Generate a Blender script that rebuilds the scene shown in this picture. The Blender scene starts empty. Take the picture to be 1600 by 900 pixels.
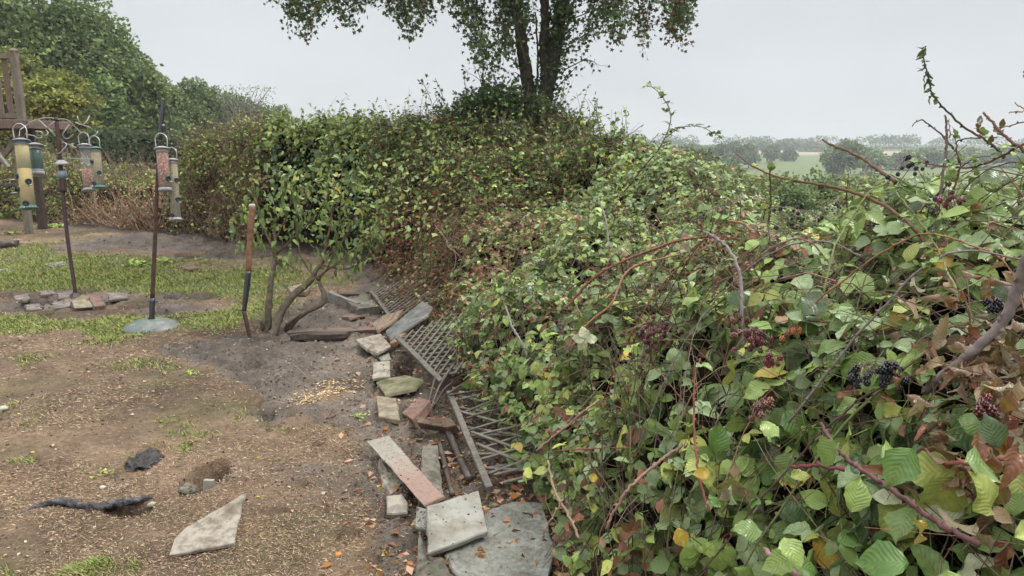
import bpy, math, random
import numpy as np
from mathutils import Vector, Matrix
R = np.random.RandomState(7)
random.seed(7)
SC = bpy.context.scene
COL = SC.collection
# ------------------------------------------------------------------ camera, sky, sun, exposure
F = 1150.0                      # focal length in pixels of the 1600 px wide photograph
PITCH = math.atan(225.0 / F)
CAM = np.array([0.0, 0.0, 1.6])
cd = bpy.data.cameras.new('camera'); co = bpy.data.objects.new('camera', cd); COL.objects.link(co)
cd.sensor_width = 36.0; cd.lens = 36.0 * F / 1600.0
cd.clip_start = 0.05; cd.clip_end = 6000
co.location = CAM; co.rotation_euler = (math.pi / 2 - PITCH, 0, 0)
SC.camera = co

W = bpy.data.worlds.new('World'); SC.world = W; W.use_nodes = True
nt = W.node_tree; nt.nodes.clear()
def wn(t, **k):
    n = nt.nodes.new(t)
    for a, b in k.items(): setattr(n, a, b)
    return n
wo = wn('ShaderNodeOutputWorld'); bg = wn('ShaderNodeBackground'); bg.inputs[1].default_value = 0.1
sky = wn('ShaderNodeTexSky', sky_type='NISHITA', sun_disc=False)
sky.sun_elevation = math.radians(55); sky.sun_rotation = math.radians(-60); sky.dust_density = 3
tc = wn('ShaderNodeTexCoord'); sep = wn('ShaderNodeSeparateXYZ')
nt.links.new(tc.outputs['Generated'], sep.inputs[0])
rmp = wn('ShaderNodeValToRGB')      # overcast layer: brighter towards the zenith, as a cloudy sky is
nt.links.new(sep.outputs['Z'], rmp.inputs[0])
e = rmp.color_ramp.elements
e[0].position = 0.0; e[0].color = (4.35, 4.5, 4.55, 1)
e[1].position = 1.0; e[1].color = (16.5, 16.6, 16.6, 1)
m1 = rmp.color_ramp.elements.new(0.08); m1.color = (4.1, 4.3, 4.45, 1)
m2 = rmp.color_ramp.elements.new(0.20); m2.color = (3.9, 4.08, 4.2, 1)
m3 = rmp.color_ramp.elements.new(0.42); m3.color = (7.4, 7.7, 7.9, 1)
mp = wn('ShaderNodeMapping'); mp.inputs['Scale'].default_value = (1, 1, 3.0)
nz = wn('ShaderNodeTexNoise'); nz.inputs['Scale'].default_value = 2.2; nz.inputs['Detail'].default_value = 4
nt.links.new(tc.outputs['Generated'], mp.inputs[0]); nt.links.new(mp.outputs[0], nz.inputs[0])
mr = wn('ShaderNodeMapRange'); mr.inputs[1].default_value = .3; mr.inputs[2].default_value = .7
mr.inputs[3].default_value = .93; mr.inputs[4].default_value = 1.06
nt.links.new(nz.outputs[0], mr.inputs[0])
vm = wn('ShaderNodeVectorMath', operation='SCALE')
nt.links.new(rmp.outputs[0], vm.inputs[0]); nt.links.new(mr.outputs[0], vm.inputs['Scale'])
mx = wn('ShaderNodeMix', data_type='RGBA'); mx.inputs[0].default_value = 0.96
nt.links.new(sky.outputs[0], mx.inputs[6]); nt.links.new(vm.outputs[0], mx.inputs[7])
nt.links.new(mx.outputs[2], bg.inputs[0]); nt.links.new(bg.outputs[0], wo.inputs[0])

sd = bpy.data.lights.new('sun', 'SUN'); so = bpy.data.objects.new('sun', sd); COL.objects.link(so)
sd.energy = 1.3; sd.angle = math.radians(16); sd.color = (1, .97, .92)
so.rotation_euler = (math.radians(35), 0, math.radians(-60 + 180))
so.location = (0, 0, 30)
SC.view_settings.view_transform = 'Standard'; SC.view_settings.look = 'None'
SC.view_settings.exposure = 0.86; SC.view_settings.gamma = 1.0
SC.render.engine = 'CYCLES'
SC.cycles.max_bounces = 6; SC.cycles.diffuse_bounces = 3; SC.cycles.transparent_max_bounces = 8
SC.cycles.use_denoising = True

# ------------------------------------------------------------------ pixel <-> place
FW = np.array([0, math.cos(PITCH), -math.sin(PITCH)]); UP = np.array([0, math.sin(PITCH), math.cos(PITCH)])
RT = np.array([1.0, 0, 0])
def ray(u, v): return RT * (u - 800) / F + UP * (450 - v) / F + FW
def atd(u, v, D): return CAM + ray(u, v) * D           # point at camera depth D
def gp(u, v, z=0.0):
    r = ray(u, v); return CAM + r * ((z - CAM[2]) / r[2])
def depth(P): return (np.asarray(P) - CAM) @ FW
def proj(P):
    q = np.asarray(P) - CAM; d = q @ FW
    d = np.where(np.abs(d) < 1e-3, 1e-3, d)
    return 800 + F * (q @ RT) / d, 450 - F * (q @ UP) / d, d
def sst(a, b, x):
    t = np.clip((np.asarray(x, float) - a) / (b - a), 0, 1); return t * t * (3 - 2 * t)
def nrm(a): return a / np.maximum(np.linalg.norm(a, axis=-1, keepdims=True), 1e-9)

# ------------------------------------------------------------------ noise
def _h(ix, iy, iz, s):
    n = (ix * 374761393 + iy * 668265263 + iz * 2147483647 + s * 1274126177) & 0xffffffff
    n = ((n ^ (n >> 13)) * 1274126177) & 0xffffffff
    n = (n ^ (n >> 16)) & 0xffffffff
    return n / 4294967295.0
def vn(x, y, z=0.0, s=0):
    x = np.asarray(x, float); y = np.asarray(y, float); z = np.zeros_like(x) + z
    xi = np.floor(x).astype(np.int64); yi = np.floor(y).astype(np.int64); zi = np.floor(z).astype(np.int64)
    fx, fy, fz = x - xi, y - yi, z - zi
    fx = fx * fx * (3 - 2 * fx); fy = fy * fy * (3 - 2 * fy); fz = fz * fz * (3 - 2 * fz)
    r = 0
    for a in (0, 1):
        for b in (0, 1):
            for c in (0, 1):
                r = r + _h(xi + a, yi + b, zi + c, s) * (fx if a else 1 - fx) * (fy if b else 1 - fy) * (fz if c else 1 - fz)
    return r
def fbm(x, y, z=0.0, o=4, s=0):
    r = 0; a = .5; f = 1.0
    for i in range(o):
        r = r + a * (vn(np.asarray(x) * f, np.asarray(y) * f, np.asarray(z) * f, s + i * 17) - .5) * 2
        a *= .5; f *= 2.03
    return r

# ------------------------------------------------------------------ geometry collector
class Geo:
    def __init__(s): s.V = []; s.F = []; s.C = []; s.U = []; s.n = 0
    def add(s, V, Fc, C=(.5, .5, .5), U=None):
        V = np.asarray(V, np.float32).reshape(-1, 3); Fc = np.asarray(Fc, np.int64).reshape(-1, 3)
        if len(V) == 0: return s
        C = np.asarray(C, np.float32)
        if C.ndim == 1: C = np.broadcast_to(C, (len(V), 3))
        if U is None: U = np.zeros((len(V), 3), np.float32)
        s.V.append(V); s.F.append(Fc + s.n); s.C.append(C); s.U.append(np.asarray(U, np.float32)); s.n += len(V)
        return s
    def mesh(s, name, mats, origin=(0, 0, 0), smooth=True):
        V = np.concatenate(s.V) - np.asarray(origin, np.float32); Fc = np.concatenate(s.F)
        me = bpy.data.meshes.new(name)
        me.vertices.add(len(V)); me.vertices.foreach_set('co', V.ravel().astype(np.float32))
        me.loops.add(Fc.size); me.loops.foreach_set('vertex_index', Fc.ravel().astype(np.int32))
        me.polygons.add(len(Fc)); me.polygons.foreach_set('loop_start', np.arange(0, Fc.size, 3, dtype=np.int32))
        try: me.polygons.foreach_set('loop_total', np.full(len(Fc), 3, np.int32))
        except Exception: pass
        me.update(calc_edges=True)
        me.polygons.foreach_set('use_smooth', np.full(len(Fc), smooth))
        C = np.concatenate([np.concatenate(s.C), np.ones((len(V), 1), np.float32)], 1)
        a = me.attributes.new('col', 'FLOAT_COLOR', 'POINT'); a.data.foreach_set('color', C.ravel().astype(np.float32))
        a = me.attributes.new('lf', 'FLOAT_VECTOR', 'POINT'); a.data.foreach_set('vector', np.concatenate(s.U).ravel())
        for m in (mats if isinstance(mats, (list, tuple)) else [mats]): me.materials.append(m)
        return me
    def build(s, name, mats, parent=None, kind=None, smooth=True, origin=None):
        if not s.V: return None
        if origin is None: origin = tuple(parent['_o']) if parent is not None else (0, 0, 0)
        me = s.mesh(name, mats, origin, smooth)
        o = bpy.data.objects.new(name, me); COL.objects.link(o)
        if parent is not None:
            o.parent = parent
            po = np.array(parent['_o']); o.location = np.array(origin) - po
        else: o.location = origin
        if kind: o['kind'] = kind
        o['_o'] = list(map(float, origin))
        return o
def thing(name, label, cat, loc, group=None):
    o = bpy.data.objects.new(name, None); COL.objects.link(o); o.location = tuple(map(float, loc)); o.empty_display_size = .1
    o['label'] = label; o['category'] = cat; o['_o'] = list(map(float, loc))
    if group: o['group'] = group
    return o
def tag(o, label, cat, group=None, kind=None):
    o['label'] = label; o['category'] = cat
    if group: o['group'] = group
    if kind: o['kind'] = kind
    return o

# ------------------------------------------------------------------ shapes
def frame_of(d):
    d = nrm(np.asarray(d, float)); a = np.array([0, 0, 1.0]) if abs(d[2]) < .9 else np.array([1.0, 0, 0])
    x = nrm(np.cross(a, d)); return x, np.cross(d, x), d
def smooth_path(P, n=6):
    P = np.asarray(P, float)
    if len(P) < 3: return np.array([P[0] + (P[-1] - P[0]) * t for t in np.linspace(0, 1, n + 1)])
    Q = np.vstack([2 * P[0] - P[1], P, 2 * P[-1] - P[-2]]); out = []
    for i in range(1, len(Q) - 2):
        for k in range(n):
            t = k / n; a, b, c, d = Q[i - 1], Q[i], Q[i + 1], Q[i + 2]
            out.append(.5 * (2 * b + (c - a) * t + (2 * a - 5 * b + 4 * c - d) * t * t + (3 * b - a - 3 * c + d) * t ** 3))
    out.append(P[-1]); return np.array(out)
def tube(g, P, r, sides=8, C=(.5, .5, .5), cap=True, rough=0.0, gn=0.0):
    P = np.asarray(P, float); n = len(P); r = np.broadcast_to(np.asarray(r, float), (n,)) if np.ndim(r) else np.full(n, float(r))
    T = np.gradient(P, axis=0); T = nrm(T); X, Y, _ = frame_of(T[0]); V = []; U = []
    acc = np.concatenate([[0], np.cumsum(np.linalg.norm(np.diff(P, axis=0), axis=1))])
    for i in range(n):
        X = X - T[i] * (X @ T[i]); X = X / np.linalg.norm(X); Y = np.cross(T[i], X)
        for k in range(sides):
            a = 2 * math.pi * k / sides; rr = r[i] * (1 + (R.rand() - .5) * 2 * rough + (gn * float(fbm(i * .35, k * .9, r[0] * 999, 3, 9)) if gn else 0))
            V.append(P[i] + (X * math.cos(a) + Y * math.sin(a)) * rr); U.append((math.cos(a), acc[i], math.sin(a)))
    Fc = []
    for i in range(n - 1):
        for k in range(sides):
            a = i * sides + k; b = i * sides + (k + 1) % sides; c = a + sides; d = b + sides
            Fc += [(a, b, d), (a, d, c)]
    if cap:
        for i, fl in ((0, 1), (n - 1, 0)):
            ci = len(V); V.append(P[i]); U.append((0, acc[i], 0))
            for k in range(sides):
                a = i * sides + k; b = i * sides + (k + 1) % sides
                Fc.append((ci, b, a) if fl else (ci, a, b))
    g.add(V, Fc, C, U); return g
def box(g, P0, P1, w, t, C=(.5, .5, .5), up=(0, 0, 1), jit=0.0):
    """bar from P0 to P1, width w (sideways), thickness t (along up)"""
    P0 = np.asarray(P0, float); P1 = np.asarray(P1, float); d = nrm(P1 - P0)
    up = np.asarray(up, float); s = np.cross(d, up)
    if np.linalg.norm(s) < 1e-3: s = np.cross(d, (1, 0, 0))
    s = nrm(s); u = np.cross(s, d); V = []; b = min(w, t) * .12
    prof = [(-w/2 + b, -t/2), (w/2 - b, -t/2), (w/2, -t/2 + b), (w/2, t/2 - b), (w/2 - b, t/2), (-w/2 + b, t/2), (-w/2, t/2 - b), (-w/2, -t/2 + b)]
    L = np.linalg.norm(P1 - P0); n = 4 if jit else 1
    for i in range(n + 1):
        c = P0 + d * L * i / n
        for (x, y) in prof: V.append(c + s * (x + R.randn() * jit) + u * (y + R.randn() * jit))
    Fc = []
    for i in range(n):
        for k in range(8):
            a = i * 8 + k; b2 = i * 8 + (k + 1) % 8; Fc += [(a, b2, b2 + 8), (a, b2 + 8, a + 8)]
    for k in range(1, 7): Fc += [(0, k + 1, k), (n * 8, n * 8 + k, n * 8 + k + 1)]
    acc = np.repeat(np.arange(n + 1) * L / n, 8)
    U = np.stack([np.tile([p[0] for p in prof], n + 1), acc, np.tile([p[1] for p in prof], n + 1)], 1)
    g.add(V, Fc, C, U); return g
def lathe(g, P0, axis, prof, sides=16, C=(.5, .5, .5)):
    """prof: list of (distance along axis, radius)"""
    X, Y, Z = frame_of(axis); P0 = np.asarray(P0, float); V = []; Fc = []
    for (h, r) in prof:
        for k in range(sides):
            a = 2 * math.pi * k / sides; V.append(P0 + Z * h + (X * math.cos(a) + Y * math.sin(a)) * r)
    for i in range(len(prof) - 1):
        for k in range(sides):
            a = i * sides + k; b = i * sides + (k + 1) % sides; Fc += [(a, b, b + sides), (a, b + sides, a + sides)]
    g.add(V, Fc, C); return g
def basis(D, N):
    Y = nrm(D); X = np.cross(Y, N); bad = np.linalg.norm(X, axis=1) < 1e-4; X[bad] = (1, 0, 0); X = nrm(X); return X, Y, np.cross(X, Y)
def inst(g, T, idx, P, D, N, S, C):
    """instances of leaf templates T[idx] at P, length direction D, normal N, size S, colour C (n,3)"""
    if len(P) == 0: return g
    X, Y, Z = basis(D, N); S = np.asarray(S)[:, None, None]
    for k, (tv, tf, tu, tcol) in enumerate(T):
        m = np.where(idx == k)[0]
        if len(m) == 0: continue
        v = tv[None, :, 0:1] * X[m, None] + tv[None, :, 1:2] * Y[m, None] + tv[None, :, 2:3] * Z[m, None]
        v = v * S[m] + P[m, None]; nv = len(tv)
        f = (tf[None] + (np.arange(len(m)) * nv)[:, None, None]).reshape(-1, 3)
        c = np.clip(C[m, None] * tcol[None], 0, 1)
        u = np.broadcast_to(tu[None], (len(m), nv, 3)).copy(); u[:, :, 2] = R.rand(len(m))[:, None]
        g.add(v.reshape(-1, 3), f, c.reshape(-1, 3), u.reshape(-1, 3))
    return g
def leaf_grid(rows, cols, Wd=.33, fold=.25, curl=.2, wave=0., serr=0., peak=.8, twist=0., seed=0):
    r = np.random.RandomState(seed); V = []; U = []; ph = r.rand() * 6
    for i in range(rows + 1):
        t = i / rows; w = Wd * max(math.sin(math.pi * min(1, t) ** peak), .02) if 0 < i < rows else Wd * .03
        if 0 < i < rows: w *= 1 + (serr if i % 2 else -serr)
        for c in range(cols + 1):
            s = (c / cols) * 2 - 1; x = s * w
            z = fold * abs(x) - curl * t * t + wave * math.sin(ph + t * 9 + s * 2) * abs(s) + twist * x * t
            V.append((x, t - .12 * curl * t * t, z)); U.append((s, t, 0))
    Fc = []
    for i in range(rows):
        for c in range(cols):
            a = i * (cols + 1) + c; b = a + 1; d = a + cols + 1; e2 = d + 1
            Fc += [(a, b, e2), (a, e2, d)]
    V = np.array(V); tc_ = np.ones((len(V), 3)); return (V, np.array(Fc), np.array(U), tc_)
def kite(Wd=.35, fold=.2, curl=.15):
    V = np.array([(0, 0, 0), (Wd, .42, fold * Wd), (0, 1, -curl), (-Wd, .42, fold * Wd), (0, .45, -.02)])
    return (V, np.array([(0, 1, 4), (1, 2, 4), (2, 3, 4), (3, 0, 4)]), np.array([(0, 0, 0), (1, .42, 0), (0, 1, 0), (-1, .42, 0), (0, .45, 0)], float), np.ones((5, 3)))
def kite2(Wd=.4, b=.1):
    V = np.array([(0, 0, 0), (Wd, .45, b), (0, 1, -b), (-Wd, .45, b)])
    return (V, np.array([(0, 1, 3), (1, 2, 3)]), np.array([(0, 0, 0), (1, .4, 0), (0, 1, 0), (-1, .4, 0)], float), np.ones((4, 3)))
def star(seed=0):
    r = np.random.RandomState(seed); V = [(0, .35, .02)]; U = [(0, .4, 0)]
    for k in range(10):
        a = -math.pi / 2 + 2 * math.pi * k / 10; q = (.55 if k % 2 == 0 else .26) * (1 if k else .5)
        V.append((math.cos(a) * q, .38 + math.sin(a) * q, r.randn() * .06)); U.append((math.cos(a), .5 + .5 * math.sin(a), 0))
    return (np.array(V), np.array([(0, 1 + k, 1 + (k + 1) % 10) for k in range(10)]), np.array(U), np.ones((11, 3)))
def twigs(g, P0, P1, bend, r0, r1, C, segs=3, sides=3):
    """many thin curved stems at once"""
    n = len(P0)
    if n == 0: return g
    r0 = np.broadcast_to(r0, (n,)); r1 = np.broadcast_to(r1, (n,))
    d = nrm(P1 - P0); a = np.where(np.abs(d[:, 2:3]) < .9, np.array([[0, 0, 1.0]]), np.array([[1.0, 0, 0]])); X = nrm(np.cross(a, d)); Y = np.cross(d, X)
    V = np.zeros((n, segs + 1, sides, 3)); U = np.zeros((n, segs + 1, sides, 3))
    for i in range(segs + 1):
        t = i / segs; c = P0 * (1 - t) + P1 * t + bend * (4 * t * (1 - t)); r = (r0 * (1 - t) + r1 * t)[:, None]
        for k in range(sides):
            an = 2 * math.pi * k / sides; V[:, i, k] = c + (X * math.cos(an) + Y * math.sin(an)) * r; U[:, i, k, 1] = t
    Fc = []
    for i in range(segs):
        for k in range(sides):
            a_ = i * sides + k; b = i * sides + (k + 1) % sides; Fc += [(a_, b, b + sides), (a_, b + sides, a_ + sides)]
    Fc = np.array(Fc); nv = (segs + 1) * sides
    f = (Fc[None] + (np.arange(n) * nv)[:, None, None]).reshape(-1, 3)
    C = np.asarray(C, float)
    if C.ndim == 2: C = np.repeat(C, nv, axis=0)
    g.add(V.reshape(-1, 3), f, C, U.reshape(-1, 3)); return g

# ------------------------------------------------------------------ materials
def mat(name):
    m = bpy.data.materials.new(name); m.use_nodes = True; n = m.node_tree; n.nodes.clear(); return m, n
def N(n, t, ins=None, **k):
    x = n.nodes.new(t)
    for a, b in k.items(): setattr(x, a, b)
    for a, b in (ins or {}).items():
        if isinstance(b, bpy.types.NodeSocket): n.links.new(b, x.inputs[a])
        else: x.inputs[a].default_value = b
    return x
def mixc(n, f, a, b, bt='MIX'):
    x = n.nodes.new('ShaderNodeMix'); x.data_type = 'RGBA'; x.blend_type = bt
    for i, v in ((0, f), (6, a), (7, b)):
        if isinstance(v, bpy.types.NodeSocket): n.links.new(v, x.inputs[i])
        else: x.inputs[i].default_value = v if i == 0 else (tuple(v) + (1,))[:4]
    return x.outputs[2]
def mrange(n, v, a, b, c, d):
    return N(n, 'ShaderNodeMapRange', {0: v, 1: a, 2: b, 3: c, 4: d}).outputs[0]
def leaf_mat(name, gloss=.38, trans=.3, vein=1.0, spots=.5, spec=.4):
    m, n = mat(name)
    at = N(n, 'ShaderNodeAttribute', attribute_name='col'); lf = N(n, 'ShaderNodeAttribute', attribute_name='lf')
    s = N(n, 'ShaderNodeSeparateXYZ', {0: lf.outputs['Vector']})
    au = N(n, 'ShaderNodeMath', {0: s.outputs[0]}, operation='ABSOLUTE').outputs[0]
    sv = N(n, 'ShaderNodeMath', {0: s.outputs[1], 1: 9.0}, operation='MULTIPLY').outputs[0]
    sv = N(n, 'ShaderNodeMath', {0: au, 1: -2.6, 2: sv}, operation='MULTIPLY_ADD').outputs[0]
    fr = N(n, 'ShaderNodeMath', {0: sv}, operation='FRACT').outputs[0]
    tri = N(n, 'ShaderNodeMath', {0: fr, 1: .5}, operation='SUBTRACT').outputs[0]
    tri = N(n, 'ShaderNodeMath', {0: tri}, operation='ABSOLUTE').outputs[0]      # 0.5 at the veins
    ve = mrange(n, tri, .34, .5, 0, 1); mid = mrange(n, au, 0.0, .1, 1, 0)
    vv = N(n, 'ShaderNodeMath', {0: ve, 1: mid}, operation='MAXIMUM').outputs[0]
    geo = N(n, 'ShaderNodeNewGeometry')
    no = N(n, 'ShaderNodeTexNoise', {'Vector': geo.outputs['Position'], 'Scale': 90., 'Detail': 3.})
    no2 = N(n, 'ShaderNodeTexNoise', {'Vector': geo.outputs['Position'], 'Scale': 35., 'Detail': 2.})
    c = mixc(n, mrange(n, no.outputs[0], .3, .7, 0, .35), at.outputs['Color'], (.55, .6, .35), 'MULTIPLY')
    c = mixc(n, N(n, 'ShaderNodeMath', {0: vv, 1: .14 * vein}, operation='MULTIPLY').outputs[0], c, mixc(n, .5, c, (.30, .34, .16)))
    sp = mrange(n, no2.outputs[0], .62, .72, 0, spots)
    c = mixc(n, sp, c, mixc(n, .75, c, (.16, .09, .035)))
    c = mixc(n, N(n, 'ShaderNodeMath', {0: geo.outputs['Backfacing'], 1: .35}, operation='MULTIPLY').outputs[0], c, (.26, .30, .20))
    bp = N(n, 'ShaderNodeBump', {'Height': tri, 'Strength': .36 * vein, 'Distance': .004})
    bp.invert = True
    ro = mrange(n, no2.outputs[0], .35, .7, gloss - .1, gloss + .2)
    p = N(n, 'ShaderNodeBsdfPrincipled', {'Base Color': c, 'Roughness': ro, 'Normal': bp.outputs[0], 'Specular IOR Level': spec})
    tr = N(n, 'ShaderNodeBsdfTranslucent', {'Color': mixc(n, .25, c, (.3, .42, .05)), 'Normal': bp.outputs[0]})
    mx_ = N(n, 'ShaderNodeMixShader', {0: trans, 1: p.outputs[0], 2: tr.outputs[0]})
    N(n, 'ShaderNodeOutputMaterial', {0: mx_.outputs[0]}); return m
def vcol_mat(name, rough=.8, ns=30., amt=.5, bump=.3, dist=.01, spec=.3):
    """colour from the vertex colour, broken up by noise"""
    m, n = mat(name); at = N(n, 'ShaderNodeAttribute', attribute_name='col'); t = N(n, 'ShaderNodeNewGeometry')
    no = N(n, 'ShaderNodeTexNoise', {'Vector': t.outputs['Position'], 'Scale': ns, 'Detail': 5., 'Roughness': .65})
    c = mixc(n, mrange(n, no.outputs[0], .3, .7, amt, 0), at.outputs['Color'], (.32, .3, .28), 'MULTIPLY')
    bp = N(n, 'ShaderNodeBump', {'Height': no.outputs[0], 'Strength': bump, 'Distance': dist})
    p = N(n, 'ShaderNodeBsdfPrincipled', {'Base Color': c, 'Roughness': rough, 'Normal': bp.outputs[0], 'Specular IOR Level': spec})
    N(n, 'ShaderNodeOutputMaterial', {0: p.outputs[0]}); return m
def solid(name, c1, c2, rough=.7, ns=20., bump=.4, dist=.005, spec=.4, metal=0., c3=None, ns3=6., stretch=(1, 1, 1), rng=(.35, .65)):
    dirt = .75 if any(q in name for q in ('stone', 'brick', 'concrete', 'slate')) else .35
    m, n = mat(name); t = N(n, 'ShaderNodeTexCoord'); mpn = N(n, 'ShaderNodeMapping', {0: t.outputs['Object'], 'Scale': stretch})
    no = N(n, 'ShaderNodeTexNoise', {'Vector': mpn.outputs[0], 'Scale': ns, 'Detail': 6., 'Roughness': .7})
    c = mixc(n, mrange(n, no.outputs[0], rng[0], rng[1], 0, 1), c1, c2)
    if c3:
        n3 = N(n, 'ShaderNodeTexNoise', {'Vector': t.outputs['Object'], 'Scale': ns3, 'Detail': 4., 'Roughness': .6})
        c = mixc(n, mrange(n, n3.outputs[0], .5, .62, 0, .85), c, c3)
    n5 = N(n, 'ShaderNodeTexNoise', {'Vector': N(n, 'ShaderNodeNewGeometry').outputs['Position'], 'Scale': 7., 'Detail': 7., 'Roughness': .7}); c = mixc(n, mrange(n, n5.outputs[0], .46, .64, 0, dirt), c, (.42, .36, .30), 'MULTIPLY')
    n4 = N(n, 'ShaderNodeTexNoise', {'Vector': mpn.outputs[0], 'Scale': ns * 4, 'Detail': 3.})
    h = N(n, 'ShaderNodeMath', {0: n4.outputs[0], 1: .35, 2: no.outputs[0]}, operation='MULTIPLY_ADD')
    bp = N(n, 'ShaderNodeBump', {'Height': h.outputs[0], 'Strength': bump, 'Distance': dist})
    p = N(n, 'ShaderNodeBsdfPrincipled', {'Base Color': c, 'Roughness': rough, 'Normal': bp.outputs[0], 'Specular IOR Level': spec, 'Metallic': metal})
    N(n, 'ShaderNodeOutputMaterial', {0: p.outputs[0]}); return m
M = {}
M['leaf'] = leaf_mat('bramble_leaf', .28, .25); M['leaf_far'] = leaf_mat('small_leaf', .5, .2, .0, .25, .15)
M['tree_leaf'] = leaf_mat('tree_leaf', .55, .18, 0., .2, .15)
M['stem'] = vcol_mat('stem', .7, 60., .6, .5, .003, .15)
M['under'] = vcol_mat('undergrowth', 1., 14., .8, 1., .05, .0)
M['straw'] = vcol_mat('straw', .8, 50., .3, 0., .01, .1)
M['bark'] = vcol_mat('bark', .95, 22., .75, 1., .03, .1)
M['slab'] = solid('sandstone', (0.336, 0.296, 0.232), (0.240, 0.216, 0.172), .75, 14., .5, .006, c3=(0.160, 0.148, 0.120), ns3=9.)
M['slab_brown'] = solid('brown_sandstone', (.29, .235, .16), (.20, .17, .12), .8, 12., .5, .006, c3=(.14, .13, .085), ns3=8.)
M['slab_grey'] = solid('grey_stone', (0.296, 0.288, 0.248), (0.232, 0.232, 0.204), .65, 9., .5, .005, c3=(0.264, 0.248, 0.200), ns3=6.)
M['slab_speck'] = solid('lichen_spotted_stone', (.33, .29, .235), (.24, .21, .17), .8, 25., .8, .006, c3=(.17, .15, .12), ns3=26.)
M['slab_pink'] = solid('pink_concrete', (0.352, 0.200, 0.144), (0.272, 0.152, 0.112), .75, 60., .7, .004, c3=(0.096, 0.072, 0.060), ns3=45.)
def half_pink():
    m, n = mat('half_pink_slab'); t = N(n, 'ShaderNodeTexCoord'); no = N(n, 'ShaderNodeTexNoise', {'Vector': t.outputs['Object'], 'Scale': 9., 'Detail': 5.}); sp = N(n, 'ShaderNodeSeparateXYZ', {0: t.outputs['Object']}); n2 = N(n, 'ShaderNodeTexNoise', {'Vector': t.outputs['Object'], 'Scale': 60., 'Detail': 4.})
    f = N(n, 'ShaderNodeMath', {0: no.outputs[0], 1: .35, 2: sp.outputs[1]}, operation='MULTIPLY_ADD').outputs[0]; c = mixc(n, mrange(n, f, .02, .30, 0, 1), (.255, .165, .13), (.27, .245, .20))
    c = mixc(n, mrange(n, n2.outputs[0], .48, .66, 0, .6), c, (.15, .12, .095)); bp = N(n, 'ShaderNodeBump', {'Height': n2.outputs[0], 'Strength': .6, 'Distance': .004})
    p = N(n, 'ShaderNodeBsdfPrincipled', {'Base Color': c, 'Roughness': .75, 'Normal': bp.outputs[0]}); N(n, 'ShaderNodeOutputMaterial', {0: p.outputs[0]}); return m
M['half_pink'] = half_pink()
M['concrete'] = solid('rough_concrete', (0.255, 0.255, 0.217), (0.136, 0.140, 0.119), .75, 45., 1., .008, c3=(0.289, 0.285, 0.246), ns3=12.)
M['concrete_dark'] = solid('damp_concrete', (.19, .17, .14), (.11, .10, .08), .75, 30., .8, .006, c3=(.08, .085, .05), ns3=7.)
M['muddy'] = solid('mud_smeared_stone', (.20, .165, .14), (.12, .095, .08), .6, 18., .8, .008, c3=(.26, .24, .22), ns3=8.)
M['moss_slab'] = solid('mossy_stone', (.20, .18, .115), (.14, .13, .075), .85, 15., .7, .006, c3=(.10, .115, .045), ns3=9.)
M['brick'] = solid('brick', (.17, .085, .058), (.10, .052, .04), .85, 22., .8, .005, c3=(.11, .10, .06), ns3=10.)
M['brick_pink'] = solid('pink_brick', (.25, .135, .105), (.15, .085, .068), .8, 20., .8, .005, c3=(.12, .10, .075), ns3=12.)
M['slate'] = solid('wet_slate_board', (0.173, 0.173, 0.161), (0.090, 0.094, 0.090), .5, 16., .9, .006, stretch=(1, 3, 3), c3=(0.210, 0.203, 0.180), ns3=10.)
M['wood'] = solid('weathered_wood', (.25, .21, .165), (.12, .10, .08), .8, 20., .7, .004, stretch=(6, 6, .6))
M['wood_pink'] = solid('pinkish_weathered_wood', (0.225, 0.158, 0.128), (0.120, 0.083, 0.068), .8, 20., .7, .004, stretch=(6, 6, .6))
M['wood_grey'] = solid('silver_wood', (0.223, 0.211, 0.186), (0.124, 0.115, 0.099), .75, 30., .6, .003)
M['wood_old'] = solid('old_lattice_wood', (.165, .148, .122), (.085, .077, .064), .8, 30., .6, .003)
M['wood_brown'] = solid('brown_timber', (.27, .155, .085), (.15, .08, .045), .75, 30., .6, .003)
M['wood_dark'] = solid('wet_dark_timber', (.085, .06, .045), (.035, .026, .02), .45, 25., .9, .006, spec=.6)
M['wood_flaky'] = solid('flaking_wood', (0.360, 0.272, 0.200), (0.192, 0.128, 0.096), .85, 25., 1., .012, stretch=(1, 3, 3))
M['orange_wood'] = solid('worn_varnished_handle', (.28, .145, .07), (.17, .085, .04), .5, 25., .4, .003, c3=(.10, .05, .03), ns3=18., stretch=(3, 3, .5))
M['black_metal'] = solid('black_metal', (.03, .03, .034), (.018, .018, .02), .35, 30., .2, .002, spec=.6)
M['rust'] = solid('rusty_metal', (.10, .045, .028), (.045, .025, .02), .7, 40., .6, .002, c3=(.025, .02, .02), ns3=12.)
M['purple_metal'] = solid('rusty_dark_metal', (.075, .04, .038), (.035, .022, .024), .6, 40., .6, .002)
M['silver'] = solid('galvanised_metal', (.5, .5, .5), (.38, .38, .38), .3, 20., .1, .001, metal=.8)
M['lid_grey'] = solid('grey_plastic_lid', (.36, .35, .36), (.28, .27, .28), .35, 10., .1, .001)
M['lid_green'] = solid('green_plastic_lid', (.11, .21, .18), (.07, .14, .12), .35, 10., .1, .001)
M['lid_blue'] = solid('slate_blue_lid', (.20, .25, .31), (.14, .18, .23), .35, 10., .1, .001)
M['green_plastic'] = solid('dark_green_plastic', (.015, .09, .06), (.01, .05, .04), .3, 8., .1, .001)
M['port'] = solid('dark_port', (.02, .05, .045), (.012, .03, .03), .4, 10., .1, .001)
M['base_stone'] = solid('wet_green_resin_base', (.115, .145, .13), (.075, .095, .085), .42, 5., .4, .004, spec=.4, c3=(.20, .21, .19), ns3=7.)
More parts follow.
